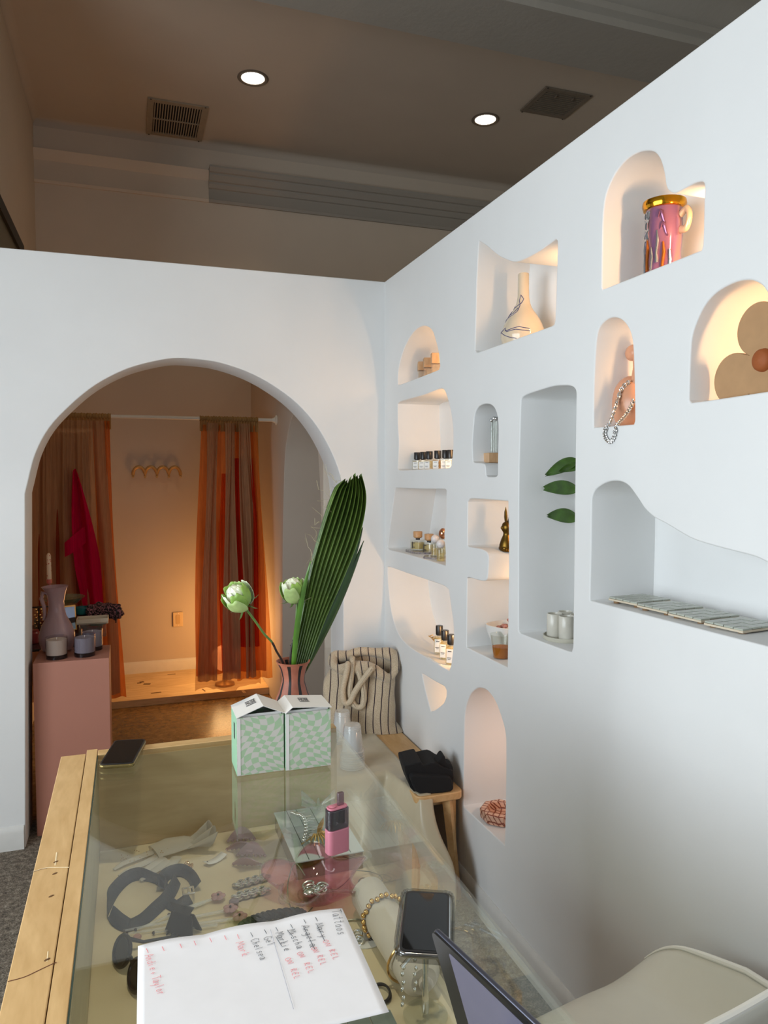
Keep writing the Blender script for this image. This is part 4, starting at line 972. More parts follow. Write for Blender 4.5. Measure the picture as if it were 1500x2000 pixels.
# striped towelling tote
n = N('striped_towelling'); tcs = n.add('ShaderNodeTexCoord'); sep = n.add('ShaderNodeSeparateXYZ'); n.link(tcs.outputs['Object'], sep.inputs[0])
wob = n.math('ADD', n.math('MULTIPLY', n.math('SINE', n.math('MULTIPLY', sep.outputs[2], 17)), .006), n.math('MULTIPLY', n.noise(tcs.outputs['Object'], 5, 2), .03))
ff = n.math('FRACT', n.math('MULTIPLY', n.math('ADD', sep.outputs[0], wob), 29)); st_ = n.math('LESS_THAN', n.math('ABSOLUTE', n.math('SUBTRACT', ff, .5)), .07)
pile = n.noise(n.coord(), 260, 2, .7); base = n.ramp(pile, [(.3, 'b39f84'), (.7, 'd3c1a6')])
mx = n.add('ShaderNodeMix', data_type='RGBA'); n.link(st_, mx.inputs[0]); n.link(base, mx.inputs[6]); mx.inputs[7].default_value = (*lin('33222a'), 1)
n.set(mx.outputs[2], .95, **{'Sheen Weight': .4}); n.bump(pile, .5, .003); TOWEL = n.m
tote = thing('tote_bag', 'cream towelling tote bag with thin dark stripes slumped in the corner', 'bag', (.995, 3.232, BT+.001), rad(-19))
Hb = .325
def bag(u, v):
    a = 2*pi*u; z = Hb*v
    hw = (.152+.012*sin(v*3.1)-.020*max(0, v-.72)/.28+.030*max(0, .12-v)/.12); hd_ = .060+.018*sin(min(1, v*1.2)*pi)-.012*v
    c, s_ = cos(a), sin(a)
    x = hw*(abs(c)**.75)*(1 if c > 0 else -1); y = hd_*(abs(s_)**.6)*(1 if s_ > 0 else -1)
    y += .008*sin(x*38+v*5)*sin(v*6)*(1 if s_ < 0 else .3)
    x += .012*sin(v*7+.5)*(v**.5)+(.022*v*v if c > 0 else -.004*sin(v*9)) + (.02*(1-v)**6 if c > .3 else 0)
    z += (.036*s_)*v**4+.020*sin(x*17+1.2)*v**3 - .02*v**3*max(0, c)
    return (x, y, z)
MB().sheet(bag, 130, 44).build('body', TOWEL, tote, angle=180)
def rimfn(u, v):
    x, y, z = bag(u, 1.0); b = 2*pi*v; a = 2*pi*u; rr = .026+.006*sin(a*3)
    nx, ny = cos(a)*.4, sin(a)
    L = hypot(nx, ny); nx, ny = nx/L, ny/L
    return (x+nx*rr*cos(b)*.9+.006*sin(a*4), y+ny*rr*cos(b)*.9, z+rr*sin(b)+.018*sin(a*2+.7)+.010*sin(a*3))
MB().sheet(rimfn, 130, 14).build('rolled_rim', TOWEL, tote, angle=180)
n2_ = N('tote_handle'); pile = n2_.noise(n2_.coord(), 260, 2, .7); n2_.set(n2_.ramp(pile, [(.3, 'b8a68c'), (.7, 'd6c6ac')]), .95); n2_.bump(pile, .5, .003)
def handle(pts, nm='handle'):
    dense = [tuple(q) for q in smooth_poly([Vector(q) for q in pts], 6, False)]
    h_ = MB().tube(dense, .0135, 10).build(nm, n2_.m, tote)
    MB().tube([(x+.002, y-.0108, z+.002) for x, y, z in dense], .0022, 5).build('stripe', flat('tote_stripe', '33222a', .9), h_)
handle([(-.045, -.055, .30), (-.050, -.085, .335), (-.055, -.092, .30), (-.072, -.094, .22), (-.066, -.096, .165), (-.042, -.097, .163), (-.012, -.096, .22), (.035, -.092, .285), (.060, -.085, .315), (.062, -.055, .30)])
handle([(-.035, .02, .335), (-.03, -.06, .345), (-.034, -.075, .28), (-.040, -.080, .20), (-.02, -.086, .145), (.012, -.088, .140), (.024, -.086, .18), (.016, -.080, .24), (-.004, -.060, .30)])
MB().sheet(lambda u, v: (.004+.042*(u-.5), -.050-.004*sin(u*5), .318-.02*v+.004*sin(u*4)), 8, 4, .001).build('woven_label', flat('tag_cloth', 'c9ccc4', .8), tote)
lettering('label_lettering', 'SO·IO', .017, M_INK, tote, (.004, -.0565, .309), (rad(90), 0, 0))

# ================================================================= display case
GZ = .972
CX0, CX1, CY0, CY1 = -.078, .475, .12, 1.735
FZ = .752
dc = thing('display_case', 'maple counter display case with a glass top and front', 'display case', (0, 0, 0))
# top rails: wide outer board beside a narrow inner strip
MB().box((-.1275, .93, GZ-.009), (.051, 1.64, .022)).build('side_rail', M_MAPLE, dc, smooth=False, bevel=.0015)
MB().box((-.0895, .945, GZ-.010), (.0225, 1.66, .0225)).build('inner_rail', M_MAPLE, dc, smooth=False, bevel=.001)
MB().box((.199, 1.752, GZ-.010), (.552, .030, .0225)).build('back_rail', M_MAPLE_X, dc, smooth=False, bevel=.0015)
MB().box((-.112, .93, .48), (.03, 1.60, .94)).build('side_panel', wood('panel_birch', 'bfa67c', 'd8c198', (10, 2, 2)), dc, smooth=False)
MB().box((-.0765, .93, .861), (.002, 1.6, .21)).build('side_lining', wood('lining', 'b9b092', 'cfc5a4', (3, 1.2, 3), .5), dc, smooth=False)
MB().box((.199, 1.745, .857), (.552, .018, .208)).build('back_panel', M_PANEL, dc, smooth=False)
MB().box((.204, .93, FZ-.012), (.562, 1.62, .024)).build('floor_panel', wood('case_floor', 'dccba4', 'ecdfbe', (1.5, 1.2, 1.5), .55), dc, smooth=False, bevel=.002)
MB().box((.199, .93, .40), (.54, 1.58, .66)).build('cabinet_body', M_MAPLE, dc, smooth=False, bevel=.003)
for x in (-.08, .43):
    for y in (.2, 1.66): MB().tube([(x, y, .07), (x, y, 0)], [.026, .022], 10).build('leg', M_MAPLE, dc)
MB().box(((CX0+CX1)/2, (CY0+CY1)/2, GZ-.003), (CX1-CX0, CY1-CY0, .006)).build('glass_top', M_GLASS, dc, smooth=False, bevel=.0008)
MB().box((CX1-.004, (CY0+CY1)/2, (FZ+GZ-.0065)/2), (.006, CY1-CY0, GZ-.0065-FZ)).build('glass_front', M_GLASS, dc, smooth=False)
# the dark green line of the glass edge where it meets the rail
MB().box((CX0+.0012, .93, GZ+.0004), (.0022, 1.6, .0006)).build('glass_edge_line', flat('glass_edge', '3c4a40', .2), dc, smooth=False)
# dents and scratches on the rail
sc = MB()
for u, v in [(109, 1683), (107, 1706), (92, 1874), (100, 1750)]:
    p = pz(u, v, GZ+.0023); sc.ell((p.x, p.y, GZ+.0022), (.0045, .0022, .0006), 10, 5, R=Matrix.Rotation(.6, 3, 'Z'))
o = sc.build('dent', flat('dent_dark', '6a4a2a', .6), dc); o['kind'] = 'stuff'
def scratch(pts, mat, w=.0007):
    q = [pz(u, v, GZ+.0022) for u, v in pts]; q = smooth_poly(q, 5, False); MB().tube(q, w, 4, flatten=.4).build('scratch', mat, dc)
DKS = flat('scratch_dark', '6b3d24', .7); LTS = flat('scratch_light', 'ead6ae', .6)
scratch([(65, 1702), (90, 1695), (112, 1694), (135, 1694)], LTS, .0011); scratch([(65, 1703), (80, 1698), (92, 1696)], DKS, .0006)
scratch([(15, 1917), (48, 1908), (78, 1894), (110, 1879)], DKS, .0009); scratch([(111, 1665), (108, 1690)], LTS, .0012); scratch([(94, 1858), (92, 1878)], LTS, .0008)

# ---- on the glass -----------------------------------------------------------
TOPZ = GZ+.0008
# white sheet with the handwritten list: page across = away-to-near, page down = right to left
pa, pb_, pc_ = pz(668, 1775, TOPZ), pz(270, 1851, TOPZ), pz(760, 1978, TOPZ)
ex = (pc_-pa).normalized()*.2159; ey = (pb_-pa).normalized()*.2794
sheetp = thing('paper_list', 'white sheet of paper with a handwritten list on the glass counter', 'paper', tuple(pa))
def page(u, v):
    q = ex*u+ey*v
    return (q.x, q.y, .0007+.0022*abs(sin(v*3+u*2.2+.4))*sin(u*pi)*.5+.0035*max(0, .12-u)/.12*abs(sin(v*9)))
MB().sheet(page, 24, 30, .0002).build('sheet', M_PAPER, sheetp, angle=180)
GLY = {'T': [[(.0,1),(.8,1)],[(.4,1),(.4,0)]], 'a': [[(.6,.5),(.3,.6),(.05,.35),(.15,.03),(.45,.1),(.6,.5),(.6,.05),(.75,0)]], 't': [[(.3,1),(.3,.1),(.5,0)],[(.05,.65),(.55,.65)]],
 'o': [[(.35,.58),(.08,.4),(.15,.05),(.45,.02),(.6,.3),(.35,.58)]], 's': [[(.55,.55),(.2,.55),(.2,.35),(.5,.25),(.45,.02),(.08,.05)]], 'M': [[(0,0),(.1,1),(.42,.3),(.75,1),(.85,0)]],
 'r': [[(.1,.55),(.15,0)],[(.13,.35),(.35,.58),(.5,.5)]], 'y': [[(.05,.55),(.3,.05)],[(.6,.55),(.2,-.45)]], 'A': [[(0,0),(.4,1),(.8,0)],[(.15,.4),(.65,.4)]], 'n': [[(.08,.55),(.1,0)],[(.1,.35),(.35,.58),(.5,.4),(.52,0)]],
 'g': [[(.55,.5),(.25,.58),(.05,.3),(.25,.05),(.55,.3),(.55,.55),(.5,-.35),(.15,-.4)]], 'e': [[(.08,.3),(.5,.35),(.4,.58),(.12,.45),(.12,.1),(.5,.05)]], 'l': [[(.2,1),(.2,0)]], 'i': [[(.2,.55),(.2,0)],[(.2,.8),(.22,.84)]],
 'c': [[(.5,.5),(.2,.55),(.08,.25),(.25,.0),(.5,.1)]], 'h': [[(.1,1),(.1,0)],[(.1,.35),(.35,.55),(.5,.35),(.5,0)]], 'k': [[(.1,1),(.1,0)],[(.5,.55),(.1,.25),(.5,0)]], 'G': [[(.7,.85),(.3,1),(.0,.5),(.3,0),(.7,.15),(.7,.45),(.4,.45)]],
 'C': [[(.65,.9),(.25,1),(.0,.5),(.25,.0),(.65,.1)]], 'd': [[(.55,.5),(.25,.55),(.05,.25),(.25,0),(.55,.2)],[(.57,1),(.57,0)]], '+': [[(.3,.6),(.3,.1)],[(.1,.35),(.55,.35)]], 'O': [[(.35,.9),(.0,.6),(.1,.1),(.5,.0),(.65,.5),(.35,.9)]],
 'N': [[(0,0),(.05,.9),(.5,.05),(.6,.95)]], 'R': [[(.05,0),(.05,.95),(.5,.75),(.05,.5),(.55,0)]], 'E': [[(.55,.9),(.08,.9),(.05,0),(.5,0)],[(.05,.48),(.4,.48)]], 'L': [[(.05,.95),(.08,0),(.5,0)]], '-': [[(.0,.4),(.8,.4)]]}
def write(mb, body, s0, s1, h):
    a = pz(*s0, TOPZ)-pa; b = pz(*s1, TOPZ)-pa; d = b-a; a.z = b.z = d.z = 0
    adv = d/max(1, len(body)); up = Vector((-d.y, d.x, 0)).normalized()*h
    for k, ch in enumerate(body):
        for st in GLY.get(ch, []):
            pts = [a+adv*(k+x*1.05)+up*y for x, y in st]
            dense = smooth_poly(pts, 3, False) if len(pts) > 2 else pts
            mb.tube([(p.x, p.y, .0028) for p in dense], .00034, 4, flatten=.5)
ink, red = MB(), MB(); h_ = .0105
ofs = lambda u, v: (240+u*.37333, 1740+v*.37333)
write(ink, 'Tattoos', ofs(1092, 112), ofs(1128, 246), .013)
for (x, y) in [(1006, 146), (945, 158), (877, 184), (800, 200), (740, 212), (668, 228)]: ink.tube([tuple(pz(*ofs(x, y), TOPZ)-pa+Vector((0, 0, .0028))), tuple(pz(*ofs(x+13, y+22), TOPZ)-pa+Vector((0, 0, .0028)))], .00034, 4, flatten=.5)
for (x, y) in [(598, 238), (531, 244), (454, 256), (372, 272), (298, 287), (205, 302), (122, 312)]: red.tube([tuple(pz(*ofs(x, y), TOPZ)-pa+Vector((0, 0, .0028))), tuple(pz(*ofs(x+11, y+22), TOPZ)-pa+Vector((0, 0, .0028)))], .00038, 4, flatten=.5)
write(ink, 'Mary', ofs(1006, 184), ofs(1040, 262), h_); write(ink, 'Angela', ofs(934, 194), ofs(984, 310), h_); write(ink, 'Mischa', ofs(862, 218), ofs(915, 318), h_)
write(ink, 'Markie', ofs(798, 232), ofs(848, 332), h_); write(ink, 'Gel', ofs(735, 256), ofs(764, 306), h_); write(ink, 'Chelsea', ofs(668, 268), ofs(722, 376), h_)
for q0, q1 in [((1014, 184), (1056, 272)), ((944, 196), (1004, 316)), ((800, 250), (832, 300)), ((860, 215), (890, 250))]:
    ink.tube([tuple(pz(*ofs(*q0), TOPZ)-pa+Vector((0, 0, .003))), tuple(pz(*ofs(*q1), TOPZ)-pa+Vector((0, 0, .003)))], .00036, 4, flatten=.5)
for a_, b_, c_, d_ in [((1046, 272), (1066, 308), (1078, 322), (1108, 378)), ((984, 310), (1002, 340), (1014, 352), (1042, 408)), ((910, 336), (930, 366), (946, 392), (980, 450)), ((848, 366), (868, 400), (876, 424), (904, 480))]:
    write(red, 'ON', ofs(*a_), ofs(*b_), .008); write(red, 'REL', ofs(*c_), ofs(*d_), .008)
write(red, 'Mark', ofs(590, 284), ofs(630, 362), h_); write(red, 'Andie', ofs(114, 350), ofs(144, 434), h_); write(red, '+', ofs(140, 440), ofs(146, 458), h_); write(red, 'Taylor', ofs(150, 466), ofs(186, 562), h_)
o = ink.build('black_handwriting', M_INK, sheetp); o['kind'] = 'stuff'; o = red.build('red_handwriting', M_INKRED, sheetp); o['kind'] = 'stuff'
crease = MB().tube([tuple(pz(*ofs(772, 212), TOPZ)-pa+Vector((0, 0, .0026))), tuple(pz(*ofs(893, 628), TOPZ)-pa+Vector((0, 0, .0022)))], .0004, 4, flatten=.4).build('crease', flat('crease_grey', 'b9b9c2', .7), sheetp)

def phone(name, label, loc, rz, w, L, th, rimmat, case=None):
    t = thing('smartphone', label, 'phone', loc, rz)
    z0 = .0
    if case:
        m = MB(); pts = []
        for k in range(96):
            a = 2*pi*k/96; 
            ca, sa = cos(a), sin(a); e = .22
            x = (w/2+.004)*abs(ca)**e*(1 if ca > 0 else -1); y = (L/2+.004)*abs(sa)**e*(1 if sa > 0 else -1)
            wv = 1+.012*sin(k*pi/2.4); pts.append((x*wv, y*wv))
        m.prism(pts, 0, th); m.tube([(x*.985, y*.985, th+.0015) for x, y in pts], .0026, 8, closed=True); m.build('clear_case', case, t, bevel=.001); z0 = .003
    MB().prism(rrect(w, L, .011, 7), z0, z0+th-.0012).build('body', rimmat, t, bevel=.0022)
    MB().prism(rrect(w-.004, L-.004, .0095, 7), z0+th-.0013, z0+th+.0002).build('screen_glass', M_BLACK, t)
    MB().prism(rrect(w-.010, L-.012, .007, 7), z0+th+.0001, z0+th+.0005).build('screen', M_SCREEN, t)
    return t
ph1 = phone('smartphone', 'black smartphone with a brass coloured rim on the far left corner', (-.022, 1.712, TOPZ+.002), rad(-11.5), .073, .150, .0085, flat('brass_rim', '8a7a4e', .25, .8))
ph2 = phone('smartphone', 'dark smartphone in a clear wavy-edged case beside the paper list', (.377, .915, TOPZ), rad(-24.5), .068, .142, .0085, M_CHROME, clear('phone_case', (.72, .72, .72), .05, 1.45, .9))
# laptop: lid leaning, seen from outside
lt = thing('laptop', 'open laptop at the photo corner, lavender screen with a black bezel', 'laptop', (0, 0, 0))
Ly = .665; T = py(850, 1805, Ly); Bt = py(905, 2000, Ly); dl = (T-Bt).normalized(); hinge = T-dl*((T.z-TOPZ-.014)/dl.z)
ed = Vector((.0, -1, 0)); q_ = pz(1060, 2000, T.z); ed = (q_-T); ed.z = 0; ed.normalize()
nrm = ed.cross(dl).normalized()
if nrm.x > 0: nrm = -nrm                      # towards the keyboard side
RL = Matrix((ed, dl, nrm)).transposed()
Hl = (T-hinge).length; Wl = .31
SG = flat('space_grey', '565763', .34, .75, var=.01)
MB().prism(rrect(Wl, Hl, .010, 6, Wl/2, Hl/2), 0, .0052, RL, hinge).build('lid', SG, lt, bevel=.002)
MB().prism(rrect(Wl-.002, Hl-.002, .009, 6, Wl/2, Hl/2), .0052, .0072, RL, hinge).build('bezel', M_BLACK, lt)
MB().prism(rrect(Wl-.034, Hl-.018, .004, 4, Wl/2+.012, Hl/2+.0), .0071, .0075, RL, hinge).build('screen', flat('lavender_screen', '6a6778', .18, var=.02), lt)
kx = Vector((-ed.y, ed.x, 0));  kx = kx if kx.x < 0 else -kx
RK = Matrix((ed, kx, ed.cross(kx))).transposed()
sgn = 1 if RK.col[2].z > 0 else -1
MB().prism(rrect(Wl, .212, .010, 6, Wl/2, .106), .0 if sgn > 0 else -.013, .013 if sgn > 0 else .0, RK, Vector((hinge.x, hinge.y, TOPZ+.0005))).build('keyboard_base', SG, lt, bevel=.002)
MB().prism(rrect(Wl-.03, .10, .004, 4, Wl/2, .07), .0128*sgn, .0136*sgn, RK, Vector((hinge.x, hinge.y, TOPZ+.0005))).build('keyboard', M_BLACK, lt)
# pink vape
vp = thing('vape_pen', 'pink two-tone vape with a smoky clear top standing on the glass', 'vape', (.3165, 1.156, TOPZ), rad(14))
MB().prism(rrect(.040, .022, .008, 6), 0, .041).build('pink_base', flat('pink_lacquer', 'c47888', .3), vp, bevel=.0015)
MB().prism(rrect(.0395, .0215, .008, 6), .0412, .074).build('smoky_shell', clear('smoky_shell', (.50, .44, .50), .03, 1.5, 1.4, .25, (.10, .08, .10)), vp, bevel=.0015)
MB().box((-.009, 0, .058), (.010, .012, .026)).box((.006, 0, .060), (.012, .014, .024)).build('cartridge', flat('dark_cartridge', '241c26', .3), vp, bevel=.002)
MB().prism(rrect(.035, .0185, .007, 6), .0742, .0775).build('pink_cap', flat('pink_lacquer', 'c47888', .3), vp, bevel=.001)
MB().lathe([(.004, .077), (.0065, .0785), (.004, .080), (0, .080)], 14, (-.009, 0, 0)).build('button', flat('pink_lacquer', 'c47888', .3), vp)
MB().prism(rrect(.012, .008, .003, 4, .007, .001), .077, .098).build('mouthpiece', clear('smoky_tip', (.62, .5, .55), .03, 1.5, 1.2, .3, (.25, .18, .2)), vp, bevel=.001)
# two pale green checked boxes
n = N('warped_checker'); tc = n.add('ShaderNodeTexCoord'); sx = n.add('ShaderNodeSeparateXYZ'); n.link(tc.outputs['Object'], sx.inputs[0])
gx = n.math('ADD', sx.outputs[0], n.math('MULTIPLY', sx.outputs[1], 1.0))
wx = n.math('ADD', n.math('MULTIPLY', gx, 66), n.math('MULTIPLY', n.math('SINE', n.math('MULTIPLY', sx.outputs[2], 46)), 1.15))
wz = n.math('ADD', n.math('MULTIPLY', n.math('POWER', sx.outputs[2], .82), 60), n.math('MULTIPLY', n.math('SINE', n.math('ADD', n.math('MULTIPLY', gx, 52), n.math('MULTIPLY', sx.outputs[2], 30))), .85))
par = n.math('MODULO', n.math('ADD', n.math('FLOOR', wx), n.math('ADD', n.math('FLOOR', wz), 100)), 2)
n.set(n.ramp(par, [(.4, 'c8c5bd'), (.6, 'a4be9c')], 'CONSTANT'), .5); CHECK = n.m
CARD = flat('white_card', (.74, .72, .69), .6, var=.01); MINT = flat('mint_card', '98c2a0', .55, var=.02)
def mintbox(loc, rz, label, ridge, peak, endz):
    t = thing('gift_box', label, 'box', loc, rz, 'pale green checked boxes'); w, d, h = .098, .086, .122
    m = MB()
    m.box((0, -d/2+.0008, h/2), (w, .0016, h)); m.box((0, d/2-.0008, h/2), (w, .0016, h)); m.box((w/2-.0008, 0, h/2), (.0016, d-.0032, h)); m.box((0, 0, .0008), (w-.0032, d-.0032, .0016))
    m.build('carton', CHECK, t, smooth=False)
    MB().box((-w/2+.0008, 0, h/2), (.0016, d-.0032, h)).build('mint_side', MINT, t, smooth=False)
    o = MB().box((-w/2-.0005, -.012, h*.70), (.0006, .003, .034)).box((-w/2-.0005, -.004, h*.70), (.0006, .003, .034)).box((-w/2-.0005, -.008, h*.72), (.0006, .008, .004)).build('side_print', M_INK, t, smooth=False); o['kind'] = 'stuff'
    MB().box((-w/2+.004, -d/2-.0004, h/2), (.007, .0006, h*.98)).build('taped_edge', CARD, t, smooth=False)
    xs = [(-w/2-.001, h+.0015), (ridge, h+peak), (w/2+.002, h+endz)]
    def lid(u, v):
        (x0, z0), (x1, z1), (x2, z2) = xs
        x, z = (x0+(x1-x0)*u*2, z0+(z1-z0)*u*2) if u <= .5 else (x1+(x2-x1)*(u-.5)*2, z1+(z2-z1)*(u-.5)*2)
        return (x, -d/2-.003+(d+.004)*v, z)
    MB().sheet(lid, 2, 1, .0012).build('lid', CARD, t, smooth=False)
    for sy in (-1, 1): MB().box((0, sy*(d/2-.006), h-.004), (w-.008, .0012, .016), rx=sy*.5).build('inner_flap', CARD, t, smooth=False)
    for q in (-.02, .018): MB().box((w/2+.0015, q, h+endz-.002), (.004, .012, .0012)).build('lid_tab', CARD, t, smooth=False)
    return t, xs, d
b1, xs1, d1 = mintbox((.2505, 1.560, TOPZ), rad(0), 'left of the two pale green checked boxes, its lid folded to a ridge', .006, .022, .002)
b2, xs2, d2 = mintbox((.3515, 1.555, TOPZ), rad(0), 'right of the two pale green checked boxes, its lid tented open', -.034, .014, .006)
def lid_text(t, xs, seg, at, sz):
    (x0, z0), (x1, z1) = xs[seg], xs[seg+1]; a = atan2(z1-z0, x1-x0); x = x0+(x1-x0)*at; z = z0+(z1-z0)*at
    R = Euler((0, -a, 0)).to_matrix(); nrm_ = R @ Vector((0, 0, 1))
    p = Vector((x, .004, z))+nrm_*.0012
    o = lettering('lid_lettering', 'MUSE', sz, M_INK, t, tuple(p), (0, -a, 0)); o.scale = (.62, 1.5, 1)
    m = MB()
    for dy in (-.0125, .0125): m.box((0, dy, .0001), (.022, .0022, .0004))
    o2 = m.build('lid_bars', M_INK, t, smooth=False); o2.location = tuple(p); o2.rotation_euler = (0, -a, 0); o2['kind'] = 'stuff'
lid_text(b1, xs1, 0, .66, .014); lid_text(b2, xs2, 1, .40, .014)

# ---- vase with palm leaf and two green-white blooms
VX, VY = .352, 1.664
n = N('striped_terracotta'); tc = n.add('ShaderNodeTexCoord'); sx = n.add('ShaderNodeSeparateXYZ'); n.link(tc.outputs['Object'], sx.inputs[0])
an = n.math('ARCTAN2', sx.outputs[1], sx.outputs[0]); fr = n.math('FRACT', n.math('ADD', n.math('MULTIPLY', an, 8/(2*pi)), .12))
stp = n.math('LESS_THAN', n.math('ABSOLUTE', n.math('SUBTRACT', fr, .5)), .15); lowr = n.math('LESS_THAN', sx.outputs[2], .190)
mx = n.add('ShaderNodeMix', data_type='RGBA'); n.link(n.math('MULTIPLY', stp, lowr), mx.inputs[0]); cc = n.ramp(n.noise(n.coord(), 30, 4), [(.3, '8e4f3c'), (.7, 'b06a52')]); n.link(cc, mx.inputs[6]); mx.inputs[7].default_value = (*lin('151110'), 1)
n.set(mx.outputs[2], .55)
vs = thing('flower_vase', 'terracotta vase with black vertical stripes behind the green boxes', 'vase', (VX, VY, TOPZ))
vtop = py(572, 1291, VY).z-TOPZ
MB().lathe([(.034, 0), (.038, .004), (.050, .04), (.052, .065), (.046, .095), (.034, .122), (.0265, .148), (.0265, .158), (.031, .178), (.0385, vtop-.001), (.0395, vtop+.001), (.037, vtop+.001), (.029, .178), (.024, .155), (.03, .122), (.04, .09), (.03, .03), (0, .02)], 48).build('body', n.m, vs)
# palm leaf: pleated fan
n = N('palm_green'); tc = n.add('ShaderNodeUVMap'); tc.uv_map = 'uv'; sx = n.add('ShaderNodeSeparateXYZ'); n.link(tc.outputs[0], sx.inputs[0])
w_ = n.math('FRACT', n.math('MULTIPLY', sx.outputs[0], 34)); gcol = n.ramp(n.math('ADD', n.math('MULTIPLY', w_, .5), n.math('MULTIPLY', n.noise(n.coord(scale=(1, 1, .15)), 60, 3), .6)), [(.25, '22320f'), (.55, '3c521b'), (.85, '627a34')])
n.set(gcol, .4); PALM = n.m
pal = thing('palm_leaf', 'tall pleated green palm leaf trimmed to a fan, standing in the terracotta vase', 'leaf', (VX, VY, TOPZ+.03))
PB = Vector(pal.location)
Lb = [py(u, v, VY)-PB for u, v in [(566, 1315), (585, 1210), (606, 1100), (634, 1000), (652, 952), (668, 925)]]
Rb = [py(u, v, VY)-PB for u, v in [(597, 1315), (634, 1215), (672, 1130), (703, 1050), (717, 975), (708, 922)]]
Ls = smooth_poly(Lb, 8, False); Rs = smooth_poly(Rb, 8, False); NV = len(Ls)-1; NP = 17
def fan(u, v):
    i = min(NV, v*NV); i0 = int(i); f = i-i0; i1 = min(NV, i0+1)
    a = Ls[i0].lerp(Ls[i1], f); b = Rs[i0].lerp(Rs[i1], f); p = a.lerp(b, u)
    k = u*NP; tri = abs((k % 2)-1)
    p = p+Vector((0, (tri-.5)*.013*min(1, .15+v*1.1)+.03*(u-.5)*v, 0))
    if v > .8: p = p+Vector((0, 0, -(.012*(int(k/2)*7 % 5)/4+.022*max(0, .55-u)+.006*abs((k % 2)-1))*(v-.8)*5))
    return p
MB().sheet(fan, NP, NV).build('blade', PALM, pal, angle=20)
def leaflet(pts, w, mat, nm='leaflet', dy=0):
    P_ = smooth_poly([py(u, v, VY+dy)-PB for u, v in pts], 6, False); nn = len(P_)-1
    def fn(u, v):
        i = min(nn, v*nn); i0 = int(i); p = P_[i0].lerp(P_[min(nn, i0+1)], i-i0); d = (P_[min(nn, i0+1)]-P_[max(0, i0-1)]).normalized(); s_ = d.cross(Vector((0, 1, 0)))
        return p+s_*(w*(u-.5)*(.5+.5*sin(pi*min(1, v*.9+.1)))*(1.02-v**6))+Vector((0, .004*abs(u-.5), 0))
    MB().sheet(fn, 4, nn, .0006).build(nm, mat, pal, angle=60)
BR = flat('bright_palm', '4c781a', .4, var=.2); DKP = flat('dark_palm', '24420e', .4, var=.3)
leaflet([(572, 1318), (580, 1230), (592, 1160), (607, 1096)], .013, BR, dy=-.014)
leaflet([(590, 1318), (636, 1225), (680, 1130), (711, 1056)], .012, DKP, dy=.012); leaflet([(592, 1318), (640, 1228), (676, 1150), (706, 1075)], .010, PALM, dy=.022); leaflet([(600, 1290), (650, 1190), (690, 1090), (709, 1030)], .014, DKP, dy=.006)
fb = MB(); r_ = random.Random(3)
for k in range(26):
    q0 = Ls[r_.randint(int(NV*.12), int(NV*.85))]; d1 = Vector((r_.uniform(-.03, .02), -.006, r_.uniform(-.01, .03))); d2 = Vector((r_.uniform(-.05, .03), -.01, r_.uniform(-.03, .05)))
    fb.tube([q0, q0+d1*.5+Vector((0, -.005, .006)), q0+d1, q0+d1*.6+d2*.7], .00035, 3)
o = fb.build('fibre', flat('palm_fibre', 'b5a884', .8), pal); o['kind'] = 'stuff'
def bloom(label, cu, cv, yy, r, stem, axis):
    c0 = py(cu, cv, yy); t = thing('rose', label, 'flower', (VX, VY, TOPZ+.03), 0, 'green-white roses in the vase'); base = Vector(t.location); c = c0-base
    SP = smooth_poly([py(u, v, y_)-base for u, v, y_ in stem], 5, False); k = len(SP)//2
    MB().tube(SP[:k+1], [.0026]*(k+1), 7).build('green_stem', flat('rose_stem_green', '5c7a34', .5), t)
    m = MB(); m.tube(SP[k:], [.0026]*(len(SP)-k), 7)
    for q in SP[k+2::5]: m.tube([q, q+Vector((-.005, 0, .003))], [.0014, .0002], 5)
    m.build('woody_stem', flat('rose_stem_brown', '2e1e16', .6), t)
    ax = Vector(axis).normalized(); R = ax.to_track_quat('Z', 'Y').to_matrix()
    pal_ = [flat('petal_pale', 'e2e6cc', .5, var=.08, scale=60), flat('petal_lime', 'b0c880', .5, var=.15, scale=60), flat('petal_green', '86a84a', .5, var=.2, scale=60)]
    MB().ell(c+ax*r*.1, (r*.62, r*.62, r*.78), 18, 12, R=R, fn=lambda d: 1+.05*sin(5*atan2(d.y, d.x)+4*d.z)).build('heart', pal_[0], t)
    rn = random.Random(int(cu))
    for k in range(13):
        ring_ = 0 if k < 5 else (1 if k < 9 else 2); a0 = k*2.4+rn.uniform(-.2, .2); rr = r*(.74+.13*ring_); wd = .75-.05*ring_; tp = (1.02, .70, .34)[ring_]; rr *= (1, 1.06, 1.12)[ring_]
        def pf(u, v, a0=a0, rr=rr, wd=wd, tp=tp, ring_=ring_):
            th = a0+(u-.5)*2*wd*(.4+.6*sin(pi*min(.92, .12+v*.8))); ph = -1.25+v*(1.25+tp*.95)
            R_ = rr*(1+.16*max(0, v-.75)*4*(1 if ring_ else .3)*(.6+.4*sin(a0*3)))
            return c+R @ Vector((R_*cos(ph)*cos(th)*.98, R_*cos(ph)*sin(th)*.98, R_*sin(ph)*1.12+.06*r*sin(u*9)*v))
        MB().sheet(pf, 8, 8, .0006).build('petal', pal_[(k*2+ring_) % 3 if ring_ else 0], t, angle=180)
    for k in range(5):
        a = k*1.256; d = R @ Vector((cos(a), sin(a), -.15)); b0 = c-ax*r*.85
        MB().tube([b0, b0+d*r*.5-ax*.002, b0+d*r*.95-ax*r*.12, b0+d*r*1.25-ax*r*.05], [.003, .0035, .002, .0004], 6, flatten=.4).build('sepal', flat('sepal_green', '5a6e36', .6), t)
    return t
